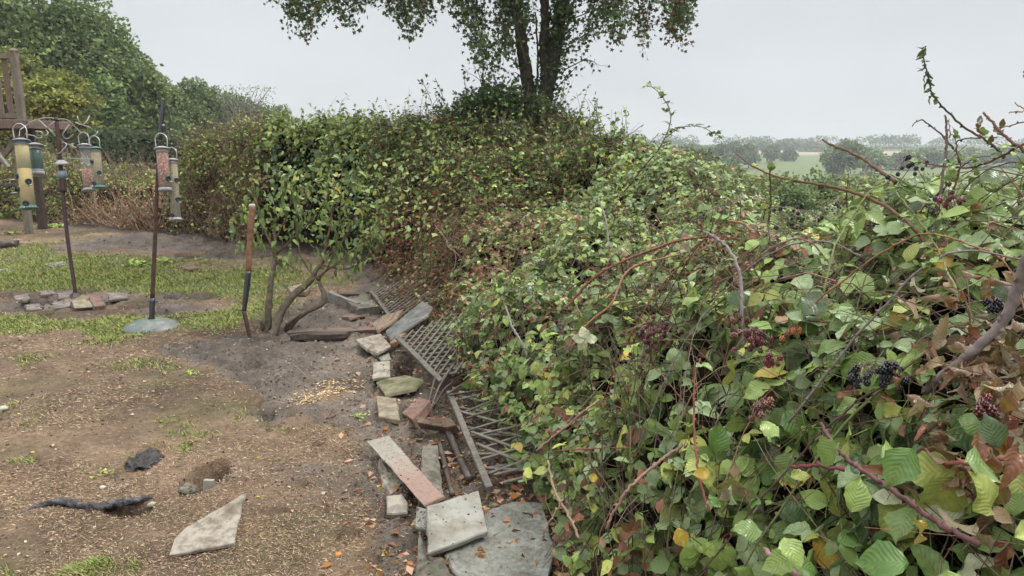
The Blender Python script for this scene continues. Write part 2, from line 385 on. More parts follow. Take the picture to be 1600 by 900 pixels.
M['nuts'] = solid('peanuts', (.42, .15, .09), (.16, .035, .025), .6, 90., 1., .006, c3=(.62, .42, .30), ns3=70.)
M['seed'] = solid('bird_seed', (.36, .27, .15), (.18, .12, .06), .7, 140., 1., .004, c3=(.42, .35, .22), ns3=110.)
M['seed_yellow'] = solid('yellow_seed', (.52, .44, .19), (.42, .33, .13), .6, 120., .6, .003)
M['seed_gold'] = solid('golden_seed', (.52, .38, .12), (.38, .26, .08), .6, 120., .6, .003)
M['char'] = solid('charred_wood', (.055, .05, .055), (.018, .016, .018), .5, 40., 1., .008, spec=.5, c3=(.13, .12, .125), ns3=30.)
M['lump'] = solid('black_wet_bark', (.05, .042, .04), (.02, .017, .017), .5, 25., 1., .01, spec=.5)
M['pale'] = solid('pale_stone', (.5, .47, .4), (.36, .33, .27), .7, 20., .4, .004)
M['orange_stone'] = solid('orange_pebble', (.42, .22, .12), (.3, .15, .08), .6, 20., .4, .004)
M['pale_wood'] = solid('pale_post', (.42, .39, .28), (.28, .26, .18), .8, 25., .5, .004, stretch=(4, 4, .5))
M['berry'] = vcol_mat('blackberry', .28, 300., .15, .2, .001, .6)
def glass_mat():
    m, n = mat('clear_plastic')
    p = N(n, 'ShaderNodeBsdfPrincipled', {'Base Color': (.8, .83, .82, 1), 'Roughness': .15, 'Specular IOR Level': .5})
    t = N(n, 'ShaderNodeBsdfTransparent', {0: (.93, .95, .94, 1)})
    x = N(n, 'ShaderNodeMixShader', {0: .09, 1: t.outputs[0], 2: p.outputs[0]}); N(n, 'ShaderNodeOutputMaterial', {0: x.outputs[0]}); return m
M['clear'] = glass_mat()
def water_mat():
    m, n = mat('lake_water'); t = N(n, 'ShaderNodeTexCoord'); no = N(n, 'ShaderNodeTexNoise', {'Vector': t.outputs['Object'], 'Scale': 1.5, 'Detail': 3.})
    bp = N(n, 'ShaderNodeBump', {'Height': no.outputs[0], 'Strength': .2, 'Distance': .05})
    p = N(n, 'ShaderNodeBsdfPrincipled', {'Base Color': (.10, .14, .15, 1), 'Roughness': .08, 'Normal': bp.outputs[0], 'Specular IOR Level': 1.0})
    N(n, 'ShaderNodeOutputMaterial', {0: p.outputs[0]}); return m
M['water'] = water_mat()

# ------------------------------------------------------------------ ground
FRONT = np.array([(-60, 34), (-26, 22), (-14.5, 17.2), (-10.9, 15.9), (-8.0, 14.4), (-5.6, 12.9), (-3.9, 11.6), (-2.5, 10.7), (-1.95, 9.8), (-1.45, 8.9), (-1.08, 7.9), (-.90, 7.0), (-.78, 6.2), (-.68, 5.4),
                  (-.48, 4.75), (-.24, 4.1), (-.02, 3.3), (.12, 2.6), (.28, 1.9), (.52, 1.3), (.62, .8), (.75, .2), (1.2, -1.2)])
POLY = np.vstack([FRONT, [(30, -1.2), (60, 60), (-60, 60)]])
def in_poly(x, y):
    c = np.zeros(np.shape(x), bool); n = len(POLY); j = n - 1
    for i in range(n):
        xi, yi = POLY[i]; xj, yj = POLY[j]
        if yi != yj: c ^= ((yi > y) != (yj > y)) & (x < (xj - xi) * (y - yi) / (yj - yi) + xi)
        j = i
    return c
def hedge_d(x, y):
    x = np.asarray(x, float); y = np.asarray(y, float); d = np.full(x.shape, 1e9)
    for a, b in zip(FRONT[:-1], FRONT[1:]):
        ab = b - a; t = np.clip(((x - a[0]) * ab[0] + (y - a[1]) * ab[1]) / (ab @ ab), 0, 1)
        d = np.minimum(d, np.hypot(x - a[0] - t * ab[0], y - a[1] - t * ab[1]))
    return np.where(in_poly(x, y), d, -d)
def gauss_px(x, y, u, v, ru, rv):
    c = gp(u, v); D = depth(c); wx = ru * D / F; wy = abs(gp(u, v - rv)[1] - gp(u, v + rv)[1]) / 2
    return np.exp(-(((x - c[0]) / wx) ** 2 + ((y - c[1]) / wy) ** 2))
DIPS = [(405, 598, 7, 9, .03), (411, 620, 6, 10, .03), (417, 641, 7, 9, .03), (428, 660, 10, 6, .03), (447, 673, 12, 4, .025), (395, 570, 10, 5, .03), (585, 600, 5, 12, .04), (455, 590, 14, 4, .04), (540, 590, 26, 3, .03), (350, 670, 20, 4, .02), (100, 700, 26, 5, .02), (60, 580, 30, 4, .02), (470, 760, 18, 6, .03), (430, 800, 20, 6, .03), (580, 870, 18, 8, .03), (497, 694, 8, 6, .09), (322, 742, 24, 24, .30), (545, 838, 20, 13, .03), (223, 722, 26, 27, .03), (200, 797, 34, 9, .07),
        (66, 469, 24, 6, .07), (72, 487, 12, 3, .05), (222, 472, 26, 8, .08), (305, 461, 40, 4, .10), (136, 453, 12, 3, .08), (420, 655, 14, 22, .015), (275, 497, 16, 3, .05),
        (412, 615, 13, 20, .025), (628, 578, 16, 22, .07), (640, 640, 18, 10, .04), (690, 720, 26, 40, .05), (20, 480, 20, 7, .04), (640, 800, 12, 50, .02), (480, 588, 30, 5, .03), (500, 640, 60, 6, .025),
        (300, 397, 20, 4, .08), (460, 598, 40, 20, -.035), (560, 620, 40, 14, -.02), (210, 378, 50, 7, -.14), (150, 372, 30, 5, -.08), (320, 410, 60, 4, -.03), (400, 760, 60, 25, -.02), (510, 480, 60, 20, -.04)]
GREEN = [(40, 388, 75, 12, 1), (50, 425, 200, 19, 1.3), (190, 438, 170, 15, 1.2), (330, 440, 130, 14, 1.05), (60, 503, 140, 13, 1.1), (200, 510, 80, 12, 1.0), (170, 528, 60, 9, .8), (300, 500, 80, 12, .7), (420, 475, 60, 16, .5), (210, 405, 70, 6, .6), (370, 455, 60, 10, .7), (360, 490, 60, 10, .45), (90, 402, 100, 8, .7), (230, 570, 90, 10, .35), (60, 560, 60, 12, .35), (45, 720, 30, 14, .35), (10, 640, 22, 12, .5), (870, 620, 5, 5, .0), (560, 650, 20, 7, .6), (130, 735, 14, 6, .5), (130, 880, 50, 15, .3)]
MUD = [(470, 560, 110, 34, 1.1), (400, 540, 120, 22, .9), (440, 620, 40, 30, .8), (640, 700, 70, 110, 1.2), (455, 760, 80, 55, .8), (640, 600, 70, 55, 1.2), (230, 383, 150, 9, 1.5), (330, 400, 110, 6, .9), (95, 468, 95, 17, 1.6),
       (270, 480, 90, 9, 1.), (300, 462, 60, 6, 1.1), (140, 690, 70, 30, .55), (180, 745, 80, 20, .55), (640, 850, 50, 60, 1.1), (330, 745, 60, 26, .7), (560, 540, 120, 50, 1.1), (560, 480, 90, 40, 1.1), (540, 640, 60, 16, .9), (40, 620, 50, 18, .35), (300, 545, 120, 16, .35), (60, 800, 30, 10, .3), (15, 385, 25, 5, .8), (20, 440, 25, 5, .5)]
def terrain(x, y):
    x = np.asarray(x, float); y = np.asarray(y, float); r = np.hypot(x, y); az = np.arctan2(x, y)
    w = sst(-.35, .12, az) * (1 - sst(2.0, 2.8, az))
    z = w * (-11 * sst(9, 95, r) + 9 * sst(250, 800, r)) + w * sst(30, 200, r) * 1.2 * fbm(x / 90, y / 90, 0, 3, 5) + sst(20, 60, r) * (1 - w) * .5 * fbm(x / 20, y / 20, 0, 2, 6)
    near = 1 - sst(14, 22, r)
    z = z + near * (.035 * fbm(x * .9, y * .9, 0, 3, 1) + .024 * fbm(x * 5, y * 5, 0, 4, 2))
    mk = masks(x, y)[1] * near
    z = z + mk * .065 * fbm(x * 8, y * 8, 0, 4, 3) - mk * .012
    wob = 1 + .5 * fbm(x * 8, y * 8, 0, 2, 11)
    for (u, v, ru, rv, dd) in DIPS: z = z - near * dd * (sst(.2, .48, gauss_px(x, y, u, v, ru, rv) * wob) if dd > 0 else gauss_px(x, y, u, v, ru, rv))
    return z
def masks(x, y):
    n = fbm(x * 1.3, y * 1.3, 0, 5, 21); n2 = fbm(x * 4, y * 4, 0, 3, 25)
    g = sum(a * gauss_px(x, y, u, v, ru, rv) for (u, v, ru, rv, a) in GREEN); m_ = sum(a * gauss_px(x, y, u, v, ru, rv) for (u, v, ru, rv, a) in MUD)
    hd = hedge_d(x, y); m_ = m_ + 1.2 * sst(-.7, .0, hd)
    n5 = fbm(x * 13, y * 13, 0, 2, 27); mud = sst(.36, .80, m_ + .55 * n + .4 * n2 + .28 * n5 - .05); grass = sst(.12, .95, g * (1 - .7 * mud) + .5 * n + .45 * n2 + .35 * n5 - .04) * (1 - mud)
    return grass, mud, hd
def make_ground():
    th = np.concatenate([np.linspace(-math.pi, -.80, 40)[:-1], np.linspace(-.80, .22, 400)[:-1], np.linspace(.22, .72, 60)[:-1], np.linspace(.72, math.pi, 40)])
    rr = np.concatenate([[.02, .5], np.geomspace(1.2, 18, 380), np.geomspace(18.5, 4200, 110)])
    A, Rr = np.meshgrid(th, rr); X = Rr * np.sin(A); Y = Rr * np.cos(A); Z = terrain(X, Y)
    X[:, -1] = X[:, 0]; Y[:, -1] = Y[:, 0]; Z[:, -1] = Z[:, 0]
    g_, m_, hd = masks(X, Y); r = Rr
    n, k = X.shape; V = np.stack([X, Y, Z], -1).reshape(-1, 3)
    i = np.arange(n - 1)[:, None] * k + np.arange(k - 1)[None]; i = i.ravel()
    Fc = np.concatenate([np.stack([i, i + k, i + k + 1], 1), np.stack([i, i + k + 1, i + 1], 1)])
    # base colours: straw, lawn, mud; beyond the hedge: fields
    nn = fbm(X * .8, Y * .8, 0, 4, 31)[..., None]; n3 = fbm(X * 6, Y * 6, 0, 3, 33)[..., None]
    straw = np.array((.27, .19, .125)) * (1 + .5 * nn + .5 * n3); lawn = np.array((.17, .20, .065)) * (1 + .3 * nn + .35 * n3); mud = np.array((.195, .160, .132)) * (1 + .55 * nn + .65 * n3)
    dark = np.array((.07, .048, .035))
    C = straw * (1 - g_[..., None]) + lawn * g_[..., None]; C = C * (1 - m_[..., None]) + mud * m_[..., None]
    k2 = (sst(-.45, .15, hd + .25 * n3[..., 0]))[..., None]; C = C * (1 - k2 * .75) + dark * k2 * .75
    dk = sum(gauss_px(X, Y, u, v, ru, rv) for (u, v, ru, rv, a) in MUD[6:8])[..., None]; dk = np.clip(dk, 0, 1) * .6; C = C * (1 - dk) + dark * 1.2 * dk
    wet = sst(.02, .40, fbm(X * .9 + 5, Y * .9, 0, 5, 35))[..., None] * (1 - g_[..., None]); C = C * (1 - .42 * wet); ms_ = sst(.0, .45, fbm(X * 2.1, Y * 2.1 + 9, 0, 4, 36))[..., None] * (1 - m_[..., None]); C = C * (1 - .4 * ms_) + np.array((.16, .165, .06)) * .4 * ms_
    dh = sum(sst(.3, .6, gauss_px(X, Y, u, v, ru, rv)) * min(1, dd / .07) for (u, v, ru, rv, dd) in DIPS if dd > .03)[..., None]; dh = np.clip(dh, 0, 1) * .92; C = C * (1 - dh) + np.array((.026, .019, .015)) * dh  # wet soil tone, plus the shade of the holes painted into the dips
    az = np.arctan2(X, Y); w = (sst(-.35, .1, az))
    far = sst(17, 24, r)[..., None]
    orange = np.array((.40, .24, .13)); fg = np.array((.145, .20, .065)); tan = np.array((.42, .36, .24)); rough = np.array((.10, .13, .05))
    fc = orange * (1 - w[..., None]) + rough * w[..., None]
    fmask = (sst(255, 300, r) * (1 - sst(545, 560, r + 60 * (az - .3)))) [..., None] * w[..., None]
    fc = fc * (1 - fmask) + fg * (1 + .1 * n3) * fmask
    tmask = (sst(545, 560, r + 60 * (az - .3)) * (1 - sst(640, 660, r)))[..., None] * w[..., None]; fc = fc * (1 - tmask) + tan * tmask
    C = C * (1 - far) + fc * far
    m, nd = mat('ground_soil')
    at = N(nd, 'ShaderNodeAttribute', attribute_name='col'); lf = N(nd, 'ShaderNodeAttribute', attribute_name='lf'); s = N(nd, 'ShaderNodeSeparateXYZ', {0: lf.outputs['Vector']})
    t = N(nd, 'ShaderNodeNewGeometry')
    no = N(nd, 'ShaderNodeTexNoise', {'Vector': t.outputs['Position'], 'Scale': 28., 'Detail': 8., 'Roughness': .75})
    no2 = N(nd, 'ShaderNodeTexNoise', {'Vector': t.outputs['Position'], 'Scale': 5., 'Detail': 6., 'Roughness': .65})
    no3 = N(nd, 'ShaderNodeTexNoise', {'Vector': t.outputs['Position'], 'Scale': 120., 'Detail': 3.})
    c = mixc(nd, mrange(nd, no.outputs[0], .35, .65, .75, 0), at.outputs['Color'], (.38, .34, .30), 'MULTIPLY')
    c = mixc(nd, mrange(nd, no2.outputs[0], .35, .6, .5, 0), c, (.5, .46, .42), 'MULTIPLY')
    c = mixc(nd, mrange(nd, no3.outputs[0], .62, .72, 0, .6), c, (.40, .32, .22))
    ro = mrange(nd, s.outputs[1], 0, 1, .9, .52)
    h = N(nd, 'ShaderNodeMath', {0: no3.outputs[0], 1: .3, 2: no.outputs[0]}, operation='MULTIPLY_ADD')
    h2 = N(nd, 'ShaderNodeMath', {0: no2.outputs[0], 1: 1.5, 2: h.outputs[0]}, operation='MULTIPLY_ADD')
    bp = N(nd, 'ShaderNodeBump', {'Height': h2.outputs[0], 'Strength': 1., 'Distance': .03})
    p = N(nd, 'ShaderNodeBsdfPrincipled', {'Base Color': c, 'Roughness': ro, 'Normal': bp.outputs[0], 'Specular IOR Level': .3})
    N(nd, 'ShaderNodeOutputMaterial', {0: p.outputs[0]})
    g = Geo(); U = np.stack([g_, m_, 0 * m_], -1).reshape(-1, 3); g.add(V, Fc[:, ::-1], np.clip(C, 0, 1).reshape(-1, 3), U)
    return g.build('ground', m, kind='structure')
make_ground()
def on(u, v):                                       # point of the ground seen at a pixel
    P = gp(u, v)
    for _ in range(3): P = gp(u, v, float(terrain(P[0], P[1])))
    return P
def gz(x, y): return float(terrain(x, y))

# ------------------------------------------------------------------ shape of the hedges and the bramble bank
# (pixel, depth, extra) -> height control points
CT = [(1500, 850, .95), (1250, 850, 1.2), (1000, 850, 1.75), (910, 860, 2.1), (1580, 700, 1.0), (1500, 600, 1.3), (1200, 600, 1.7), (1000, 600, 2.25), (860, 600, 3.1), (790, 560, 4.0),
      (1500, 450, 1.65), (1350, 450, 2.0), (1200, 450, 2.5), (1000, 450, 3.5), (860, 430, 4.8), (760, 440, 6.0), (1560, 330, 1.85), (1470, 320, 2.1), (1330, 350, 2.9), (1200, 360, 3.6), (1100, 350, 4.6), (960, 340, 6.0), (840, 340, 7.6),
      (1560, 262, 2.2), (1450, 275, 2.6), (1345, 318, 3.2), (1250, 352, 4.7), (1150, 285, 5.8), (1230, 350, 5.4), (1180, 330, 6.4), (1290, 352, 4.4), (1240, 352, 4.0), (1320, 340, 3.9), (1280, 345, 5.5), (1090, 243, 6.8), (1030, 232, 7.6), (960, 214, 8.3), (900, 212, 9.2), (860, 205, 10.2), (760, 200, 10.4), (700, 212, 10.6), (640, 212, 11.2), (560, 196, 11.6),
      (480, 198, 12.2), (420, 206, 12.8), (350, 213, 13.4), (300, 232, 13.8), (262, 285, 14.2), (225, 304, 14.4), (190, 304, 14.8), (150, 290, 15.4), (110, 272, 16.), (30, 256, 17.), (-80, 250, 18), (-300, 240, 21)]
CP = np.array([atd(u, v, D) for (u, v, D) in CT])
CP = np.vstack([CP, [(3.2, 6.5, .25), (3.0, 8.5, .0), (1.9, 9.5, .5), (4.0, 4.6, .6), (2.6, 3.9, .85), (1.2, 11.5, .9), (3.5, 3.0, 1.25), (2.5, 1.2, 1.3), (-1, 14, 1.2), (2., .2, 1.2)]])
def top_h(x, y):
    sh = np.shape(x); x = np.ravel(x)[:, None]; y = np.ravel(y)[:, None]
    d2 = (x - CP[None, :, 0]) ** 2 + (y - CP[None, :, 1]) ** 2; sc = .02 + .012 * (CP[:, 1] ** 2)[None]
    w = 1 / (d2 + sc * .12) ** 2; return ((w * CP[None, :, 2]).sum(1) / w.sum(1)).reshape(sh)
def hsurf(x, y):
    d = hedge_d(x, y); r = np.hypot(x, y); wd = .25 + .06 * np.clip(r, 0, 10)
    e_ = np.clip((d - .04 + (.10 + .22 * sst(7, 10, r)) * fbm(x * 1.7, y * 1.7, 0, 3, 41)) / wd, 0, 1); prof = (1 - (1 - e_) ** 2.2)
    back = 1 - sst(2.6, 3.8, d) * sst(10.5, 12.5, y) ; back = np.where(x < -.5, np.minimum(back, 1 - sst(2.6, 3.8, d)), back)
    t = top_h(x, y) - .22 * np.exp(-((np.arctan2(x, y) - .37) / .035) ** 2) * sst(3.0, 4.2, r); am = sst(1.2, 5, r)
    lump = (.24 * am + .26 * sst(8, 10.5, r)) * fbm(x * 1.5, y * 1.5, 0, 3, 42) + .05 * fbm(x * 5, y * 5, 0, 2, 43) * (.4 + .6 * am)
    return t * prof * back + lump * prof * back, d, back
GX = np.arange(-16, 7.01, .06); GY = np.arange(.35, 19.5, .06)
XX, YY = np.meshgrid(GX, GY); HH, DD, BK = hsurf(XX, YY)
dHx = np.gradient(HH, .06, axis=1); dHy = np.gradient(HH, .06, axis=0)
cell = (DD > .0) & (HH > .03) & (BK > .02) & (np.hypot(XX, YY) > .62)
uu, vv, dd_ = proj(np.stack([XX, YY, HH], -1)); az_ok = (dd_ > .3) & (uu > -420) & (uu < 2050)
cell &= az_ok
# the plants that make up the bank, by place
ROOTS = {}
seeds = [('bramble_thicket', 2, (1.3, 3.0), 'big near bramble thicket with green leaves, red canes and blackberries filling the right half', 1.0),
         ('bramble_thicket', 2, (.9, 4.6), None, 1.0), ('bramble_thicket', 2, (.8, 6.6), None, 1.0), ('bramble_thicket', 2, (2.2, 5), None, 1.0), ('bramble_thicket', 2, (1.2, 1.), None, 1.), ('bramble_thicket', 2, (2.5, 7.5), None, 1.),
         ('mixed_hedge', 3, (-.75, 9.3), 'hedge of small leaves with dead brown stems on its face, below the ivy clad tree', 1.0), ('mixed_hedge', 3, (.6, 9.2), None, 1.0), ('mixed_hedge', 3, (-.9, 8.6), None, 1.), ('mixed_hedge', 3, (-.4, 10.6), None, 1.), ('mixed_hedge', 3, (-1.2, 11.6), None, 1.),
         ('leafy_bush', 4, (-2.4, 11.8), 'dense bush of large rounded dark green leaves in the middle of the hedge', 1.0), ('leafy_bush', 4, (-3.3, 12.9), None, 1.), ('leafy_bush', 4, (-3.3, 11.9), None, 1.),
         ('tangled_hedge', 5, (-5.3, 13.4), 'yellowish green tangled hedge with tan stems behind the pole with the round base', 1.0), ('tangled_hedge', 5, (-5.0, 12.2), None, 1.0), ('tangled_hedge', 5, (-5.2, 14.5), None, 1.0),
         ('low_brambles', 6, (-10.5, 16.6), 'low straggly brambles under the wooden deck at the left edge', 1.0), ('low_brambles', 6, (-14, 18), None, 1.0),
         ('dead_bracken', 7, (-7.4, 14.8), 'patch of dead tan upright stems between the bird feeders and the hedge', 1.0)]
SPX = np.array([s_[2] for s_ in seeds]); SID = np.array([s_[1] for s_ in seeds])
def region(x, y):
    sh = np.shape(x); x = np.ravel(x); y = np.ravel(y)
    x2 = x + .5 * fbm(x * 1.2, y * 1.2, 0, 2, 51); y2 = y + .5 * fbm(x * 1.2, y * 1.2, 0, 2, 52)
    d = (x2[:, None] - SPX[None, :, 0]) ** 2 + (y2[:, None] - SPX[None, :, 1]) ** 2
    return SID[d.argmin(1)].reshape(sh)
REG = region(XX, YY)
for (nm, i, c, lab, _) in seeds:
    if lab: ROOTS[i] = thing(nm, lab, {'bramble_thicket': 'brambles', 'mixed_hedge': 'hedge', 'leafy_bush': 'bush', 'tangled_hedge': 'hedge', 'low_brambles': 'brambles', 'dead_bracken': 'dead plants'}[nm], (c[0], c[1], 0))
# dense interior of each plant; near-black colours stand in for shade between leaves
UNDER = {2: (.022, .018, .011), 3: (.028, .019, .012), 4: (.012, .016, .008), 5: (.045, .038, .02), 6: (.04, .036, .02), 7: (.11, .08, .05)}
for rid, rt in ROOTS.items():
    st = 2; sub = cell[:-1:st, :-1:st] & (REG[:-1:st, :-1:st] == rid); ii, jj = np.where(sub); ii = ii * st; jj = jj * st
    ok = (ii + st < len(GY)) & (jj + st < len(GX)); ii = ii[ok]; jj = jj[ok]
    ids = np.stack([ii * len(GX) + jj, ii * len(GX) + jj + st, (ii + st) * len(GX) + jj + st, (ii + st) * len(GX) + jj], 1)
    uq, inv = np.unique(ids, return_inverse=True); inv = inv.reshape(ids.shape)
    gx, gy = XX.ravel()[uq], YY.ravel()[uq]; hz = HH.ravel()[uq]
    lo = {2: .24, 3: .26, 4: .28, 5: .42, 6: .42, 7: .8}[rid] * (.45 + .55 * sst(1, 5, np.hypot(gx, gy)))
    nx, ny = dHx.ravel()[uq], dHy.ravel()[uq]; nn = np.stack([-nx, -ny, np.ones_like(nx)], -1); nn = nrm(nn)
    P = np.stack([gx, gy, np.maximum(hz, .0)], 1) - nn * lo[:, None]
    P += .05 * np.stack([fbm(gx * 7, gy * 7, hz * 7, 3, 61), fbm(gx * 7, gy * 7, hz * 7, 3, 62), fbm(gx * 7, gy * 7, hz * 7, 3, 63)], 1)
    P[:, 2] = np.maximum(P[:, 2], -.05)
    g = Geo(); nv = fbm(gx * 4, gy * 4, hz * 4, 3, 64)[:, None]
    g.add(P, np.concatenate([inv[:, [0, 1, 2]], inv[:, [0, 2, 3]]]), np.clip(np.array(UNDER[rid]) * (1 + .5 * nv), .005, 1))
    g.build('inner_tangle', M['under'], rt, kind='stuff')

# ------------------------------------------------------------------ foliage
NEARL = [leaf_grid(4, 2, .36, .30, .25, .05, .0, .85, seed=1), leaf_grid(4, 2, .40, .15, .45, .06, .0, .8, seed=2), leaf_grid(4, 2, .34, .45, .10, .04, .0, .9, seed=3), leaf_grid(4, 2, .38, -.1, .3, .08, 0, .85, .3, seed=4)]
MIDL = [kite(.36, .3, .2), kite(.40, .1, .35), kite(.30, .5, .1), kite(.38, -.2, .25)]
OVAL = [leaf_grid(3, 2, .36, .25, .25, .03, 0, .85, seed=71), leaf_grid(3, 2, .38, .1, .4, .04, 0, .8, .2, seed=72), leaf_grid(3, 2, .33, .4, .15, .03, 0, .9, seed=73)]
FARL = [kite2(.42, .10), kite2(.36, -.1), kite2(.45, .2)]
def pick(pal, n):
    w = np.array([p[3] for p in pal], float); k = R.choice(len(pal), n, p=w / w.sum()); return np.array([p[:3] for p in pal])[k] * (1 + .27 * R.randn(n, 1)).clip(.45, 1.75)
G_FR, G_MD, G_DK, G_BL, G_YG, G_YE = (.28, .38, .11), (.165, .245, .07), (.055, .095, .032), (.27, .35, .175), (.41, .44, .12), (.60, .46, .09)
B_DD, B_RD, B_TN, B_PL, B_OR = (.16, .08, .048), (.25, .10, .055), (.38, .26, .16), (.46, .48, .31), (.42, .17, .05)
PAL = {2: [G_FR + (30,), G_MD + (24,), G_BL + (22,), G_DK + (7,), G_YG + (10,), B_TN + (1.5,), B_RD + (2.8,), G_YE + (.5,), (.30, .38, .2, 6)],
       3: [G_FR + (14,), G_MD + (28,), G_DK + (24,), G_BL + (8,), G_YG + (6,), B_DD + (8,), B_RD + (5,)],
       4: [G_MD + (26,), G_DK + (36,), G_FR + (16,), G_BL + (8,), G_YG + (8,)],
       5: [G_FR + (26,), G_YG + (24,), G_MD + (26,), B_TN + (7,), B_DD + (4,)],
       6: [G_YG + (20,), G_FR + (16,), G_MD + (22,), G_DK + (10,), B_TN + (14,), B_DD + (8,)],
       7: [B_TN + (40,), G_YG + (8,), B_DD + (20,), G_MD + (5,)]}
ci_, cj_ = np.where(cell & (HH > .04)); cs = np.stack([XX[ci_, cj_], YY[ci_, cj_], HH[ci_, cj_]], 1)
cn = nrm(np.stack([-dHx[ci_, cj_], -dHy[ci_, cj_], np.ones(len(ci_))], 1)); carea = .0036 * np.sqrt(1 + dHx[ci_, cj_] ** 2 + dHy[ci_, cj_] ** 2)
cfac = (cn * nrm(CAM - cs)).sum(1); cdist = np.linalg.norm(cs - CAM, axis=1); creg = REG[ci_, cj_]
_SP = proj(cs)
# places where the leaves have died (centre, radius, share)
DEAD = [(atd(1110, 385, 4.0), .42, .7), (atd(1010, 400, 4.2), .35, .5), (atd(720, 470, 6.2), .4, .4), (atd(700, 580, 4.7), .33, .7),
        (atd(1180, 370, 3.7), .3, .65), (atd(1060, 420, 3.5), .22, .6), (atd(800, 350, 6.8), .35, .6), (atd(1560, 590, 1.35), .2, .75), (atd(1560, 700, 1.1), .17, .8), (atd(1500, 540, 1.5), .15, .7), (atd(1590, 640, 1.1), .17, .8), (atd(1440, 400, 1.9), .12, .5),
        (atd(1010, 540, 2.4), .14, .6), (atd(870, 800, 2.1), .28, .6), (atd(900, 860, 2.0), .3, .5), (atd(1150, 790, 1.5), .14, .4), (atd(860, 640, 2.9), .2, .4), (atd(1300, 410, 2.7), .22, .5),
        (atd(1230, 630, 1.6), .10, .5), (atd(820, 560, 3.7), .2, .3), (atd(1100, 640, 1.9), .12, .35), (atd(1350, 390, 2.4), .15, .5), (atd(740, 620, 4.3), .25, .4), (atd(1560, 850, .85), .10, .5), (atd(990, 760, 1.9), .15, .35)]
for (u, v, r_, a_) in [(600, 375, .62, 1), (640, 350, .5, .9), (650, 385, .65, 1), (590, 410, .55, 1), (690, 395, .6, 1), (715, 350, .5, .95), (760, 370, .45, .9), (720, 430, .55, 1), (650, 440, .5, 1), (805, 350, .35, .85), (575, 350, .4, .8), (740, 310, .3, .6), (780, 395, .4, .8), (830, 370, .3, .5), (780, 420, .25, .5), (700, 470, .22, .6), (740, 500, .18, .45), (690, 540, .2, .6), (720, 590, .18, .75), (750, 610, .15, .6), (690, 260, .25, .5), (405, 295, .45, .7), (350, 350, .4, .4), (530, 380, .5, .7), (480, 330, .4, .5), (860, 300, .4, .4), (1100, 375, .3, .7), (1160, 372, .25, .7), (1050, 400, .25, .6), (990, 420, .2, .4), (1560, 590, .16, .95), (1585, 650, .14, .95), (1545, 720, .12, .9), (1590, 770, .12, .95), (1515, 560, .15, .9), (1480, 600, .12, .5), (1120, 790, .12, .5), (920, 850, .25, .6), (870, 780, .2, .7), (960, 700, .12, .4), (1030, 545, .15, .7), (900, 500, .2, .5), (1230, 440, .15, .4), (1400, 420, .15, .5), (1540, 350, .12, .5), (1000, 850, .15, .5), (850, 470, .2, .5), (880, 640, .12, .4), (1340, 410, .2, .6), (920, 400, .3, .3), (1080, 300, .4, .35)]:
    h = [q for q in range(len(cs)) if 0]; kk_ = np.where((np.abs(_SP[0] - u) < 14) & (np.abs(_SP[1] - v) < 10))[0]
    if len(kk_): DEAD.append((cs[kk_[_SP[2][kk_].argmin()]], r_, a_))
def surf(u, v):
    pu, pv, pd = _SP; k = np.where((np.abs(pu - u) < 14) & (np.abs(pv - v) < 10))[0]
    if len(k) == 0: return None
    return cs[k[pd[k].argmin()]], cn[k[pd[k].argmin()]]
def dead_share(P):
    s = np.zeros(len(P))
    for c, r, a in DEAD: s = np.maximum(s, a * np.exp(-(((P - c) ** 2).sum(1)) / (r * r) * .9))
    return s * (1 + .8 * fbm(P[:, 0] * 3, P[:, 1] * 3, P[:, 2] * 3, 2, 71))
def recolour(P, C, pal=((B_DD, 6), ((.25, .10, .06), 6), (B_TN, 1.4), (B_OR, .5))):
    k = R.rand(len(P)) < dead_share(P); C = C.copy(); C[k] = pick([p[0] + (p[1],) for p in pal], k.sum()); return C, k
# high detail leaves, shared meshes, used for the leaves that show largest
HI_SHAPES = [leaf_grid(9, 4, .35, .28, .25, .05, .06, .82, seed=11), leaf_grid(9, 4, .38, .10, .45, .07, .06, .78, .2, seed=12), leaf_grid(9, 4, .33, .40, .12, .05, .05, .86, seed=13),
             leaf_grid(9, 4, .39, -.12, .3, .08, .06, .8, -.3, seed=14), leaf_grid(9, 4, .22, .9, .7, .16, .05, .8, .6, seed=15), leaf_grid(9, 4, .2, .35, .55, .04, .02, .8, .1, seed=16), leaf_grid(9, 4, .17, .2, .75, .05, .02, .85, -.2, seed=17)]
HI_COLS = [G_FR, G_MD, G_BL, G_DK, G_YG, G_YE, B_TN, B_RD, B_DD, B_PL, B_OR, (.12, .22, .055), (.19, .28, .09), (.09, .15, .065), (.26, .075, .045)]
_hi = {}
def hi_mesh(s, c, key='leaf'):
    if (s, c) not in _hi:
        tv, tf, tu, tcx = HI_SHAPES[s]; g = Geo(); r = np.random.RandomState(s * 31 + c); base = np.array(HI_COLS[c])
        V = tv.copy(); Cc = base * (1 + .12 * r.randn(len(V), 1))
        if c in (4, 5, 10): edge = np.abs(tu[:, 0:1]); Cc = Cc * (1 - .5 * edge) + np.array((.16, .24, .05) if c == 4 else (.5, .2, .04)) * .5 * edge
        g.add(V, tf, np.clip(Cc, 0, 1), tu); _hi[(s, c)] = g.mesh('leaf', M['leaf'])
    return _hi[(s, c)]
def leaf_object(parent, P, D, Nn, S, shape, ci, name='leaf', label=None):
    o = bpy.data.objects.new(name, hi_mesh(shape, ci)); COL.objects.link(o); o.parent = parent
    X, Y, Z = basis(np.array([D]), np.array([Nn])); m = Matrix(((*X[0],), (*Y[0],), (*Z[0],))).transposed().to_4x4()
    po = np.array(parent['_o']); o.matrix_local = Matrix.Translation(Vector(P - po)) @ m @ Matrix.Scale(float(S), 4)
    if label: o['label'] = label
    return o
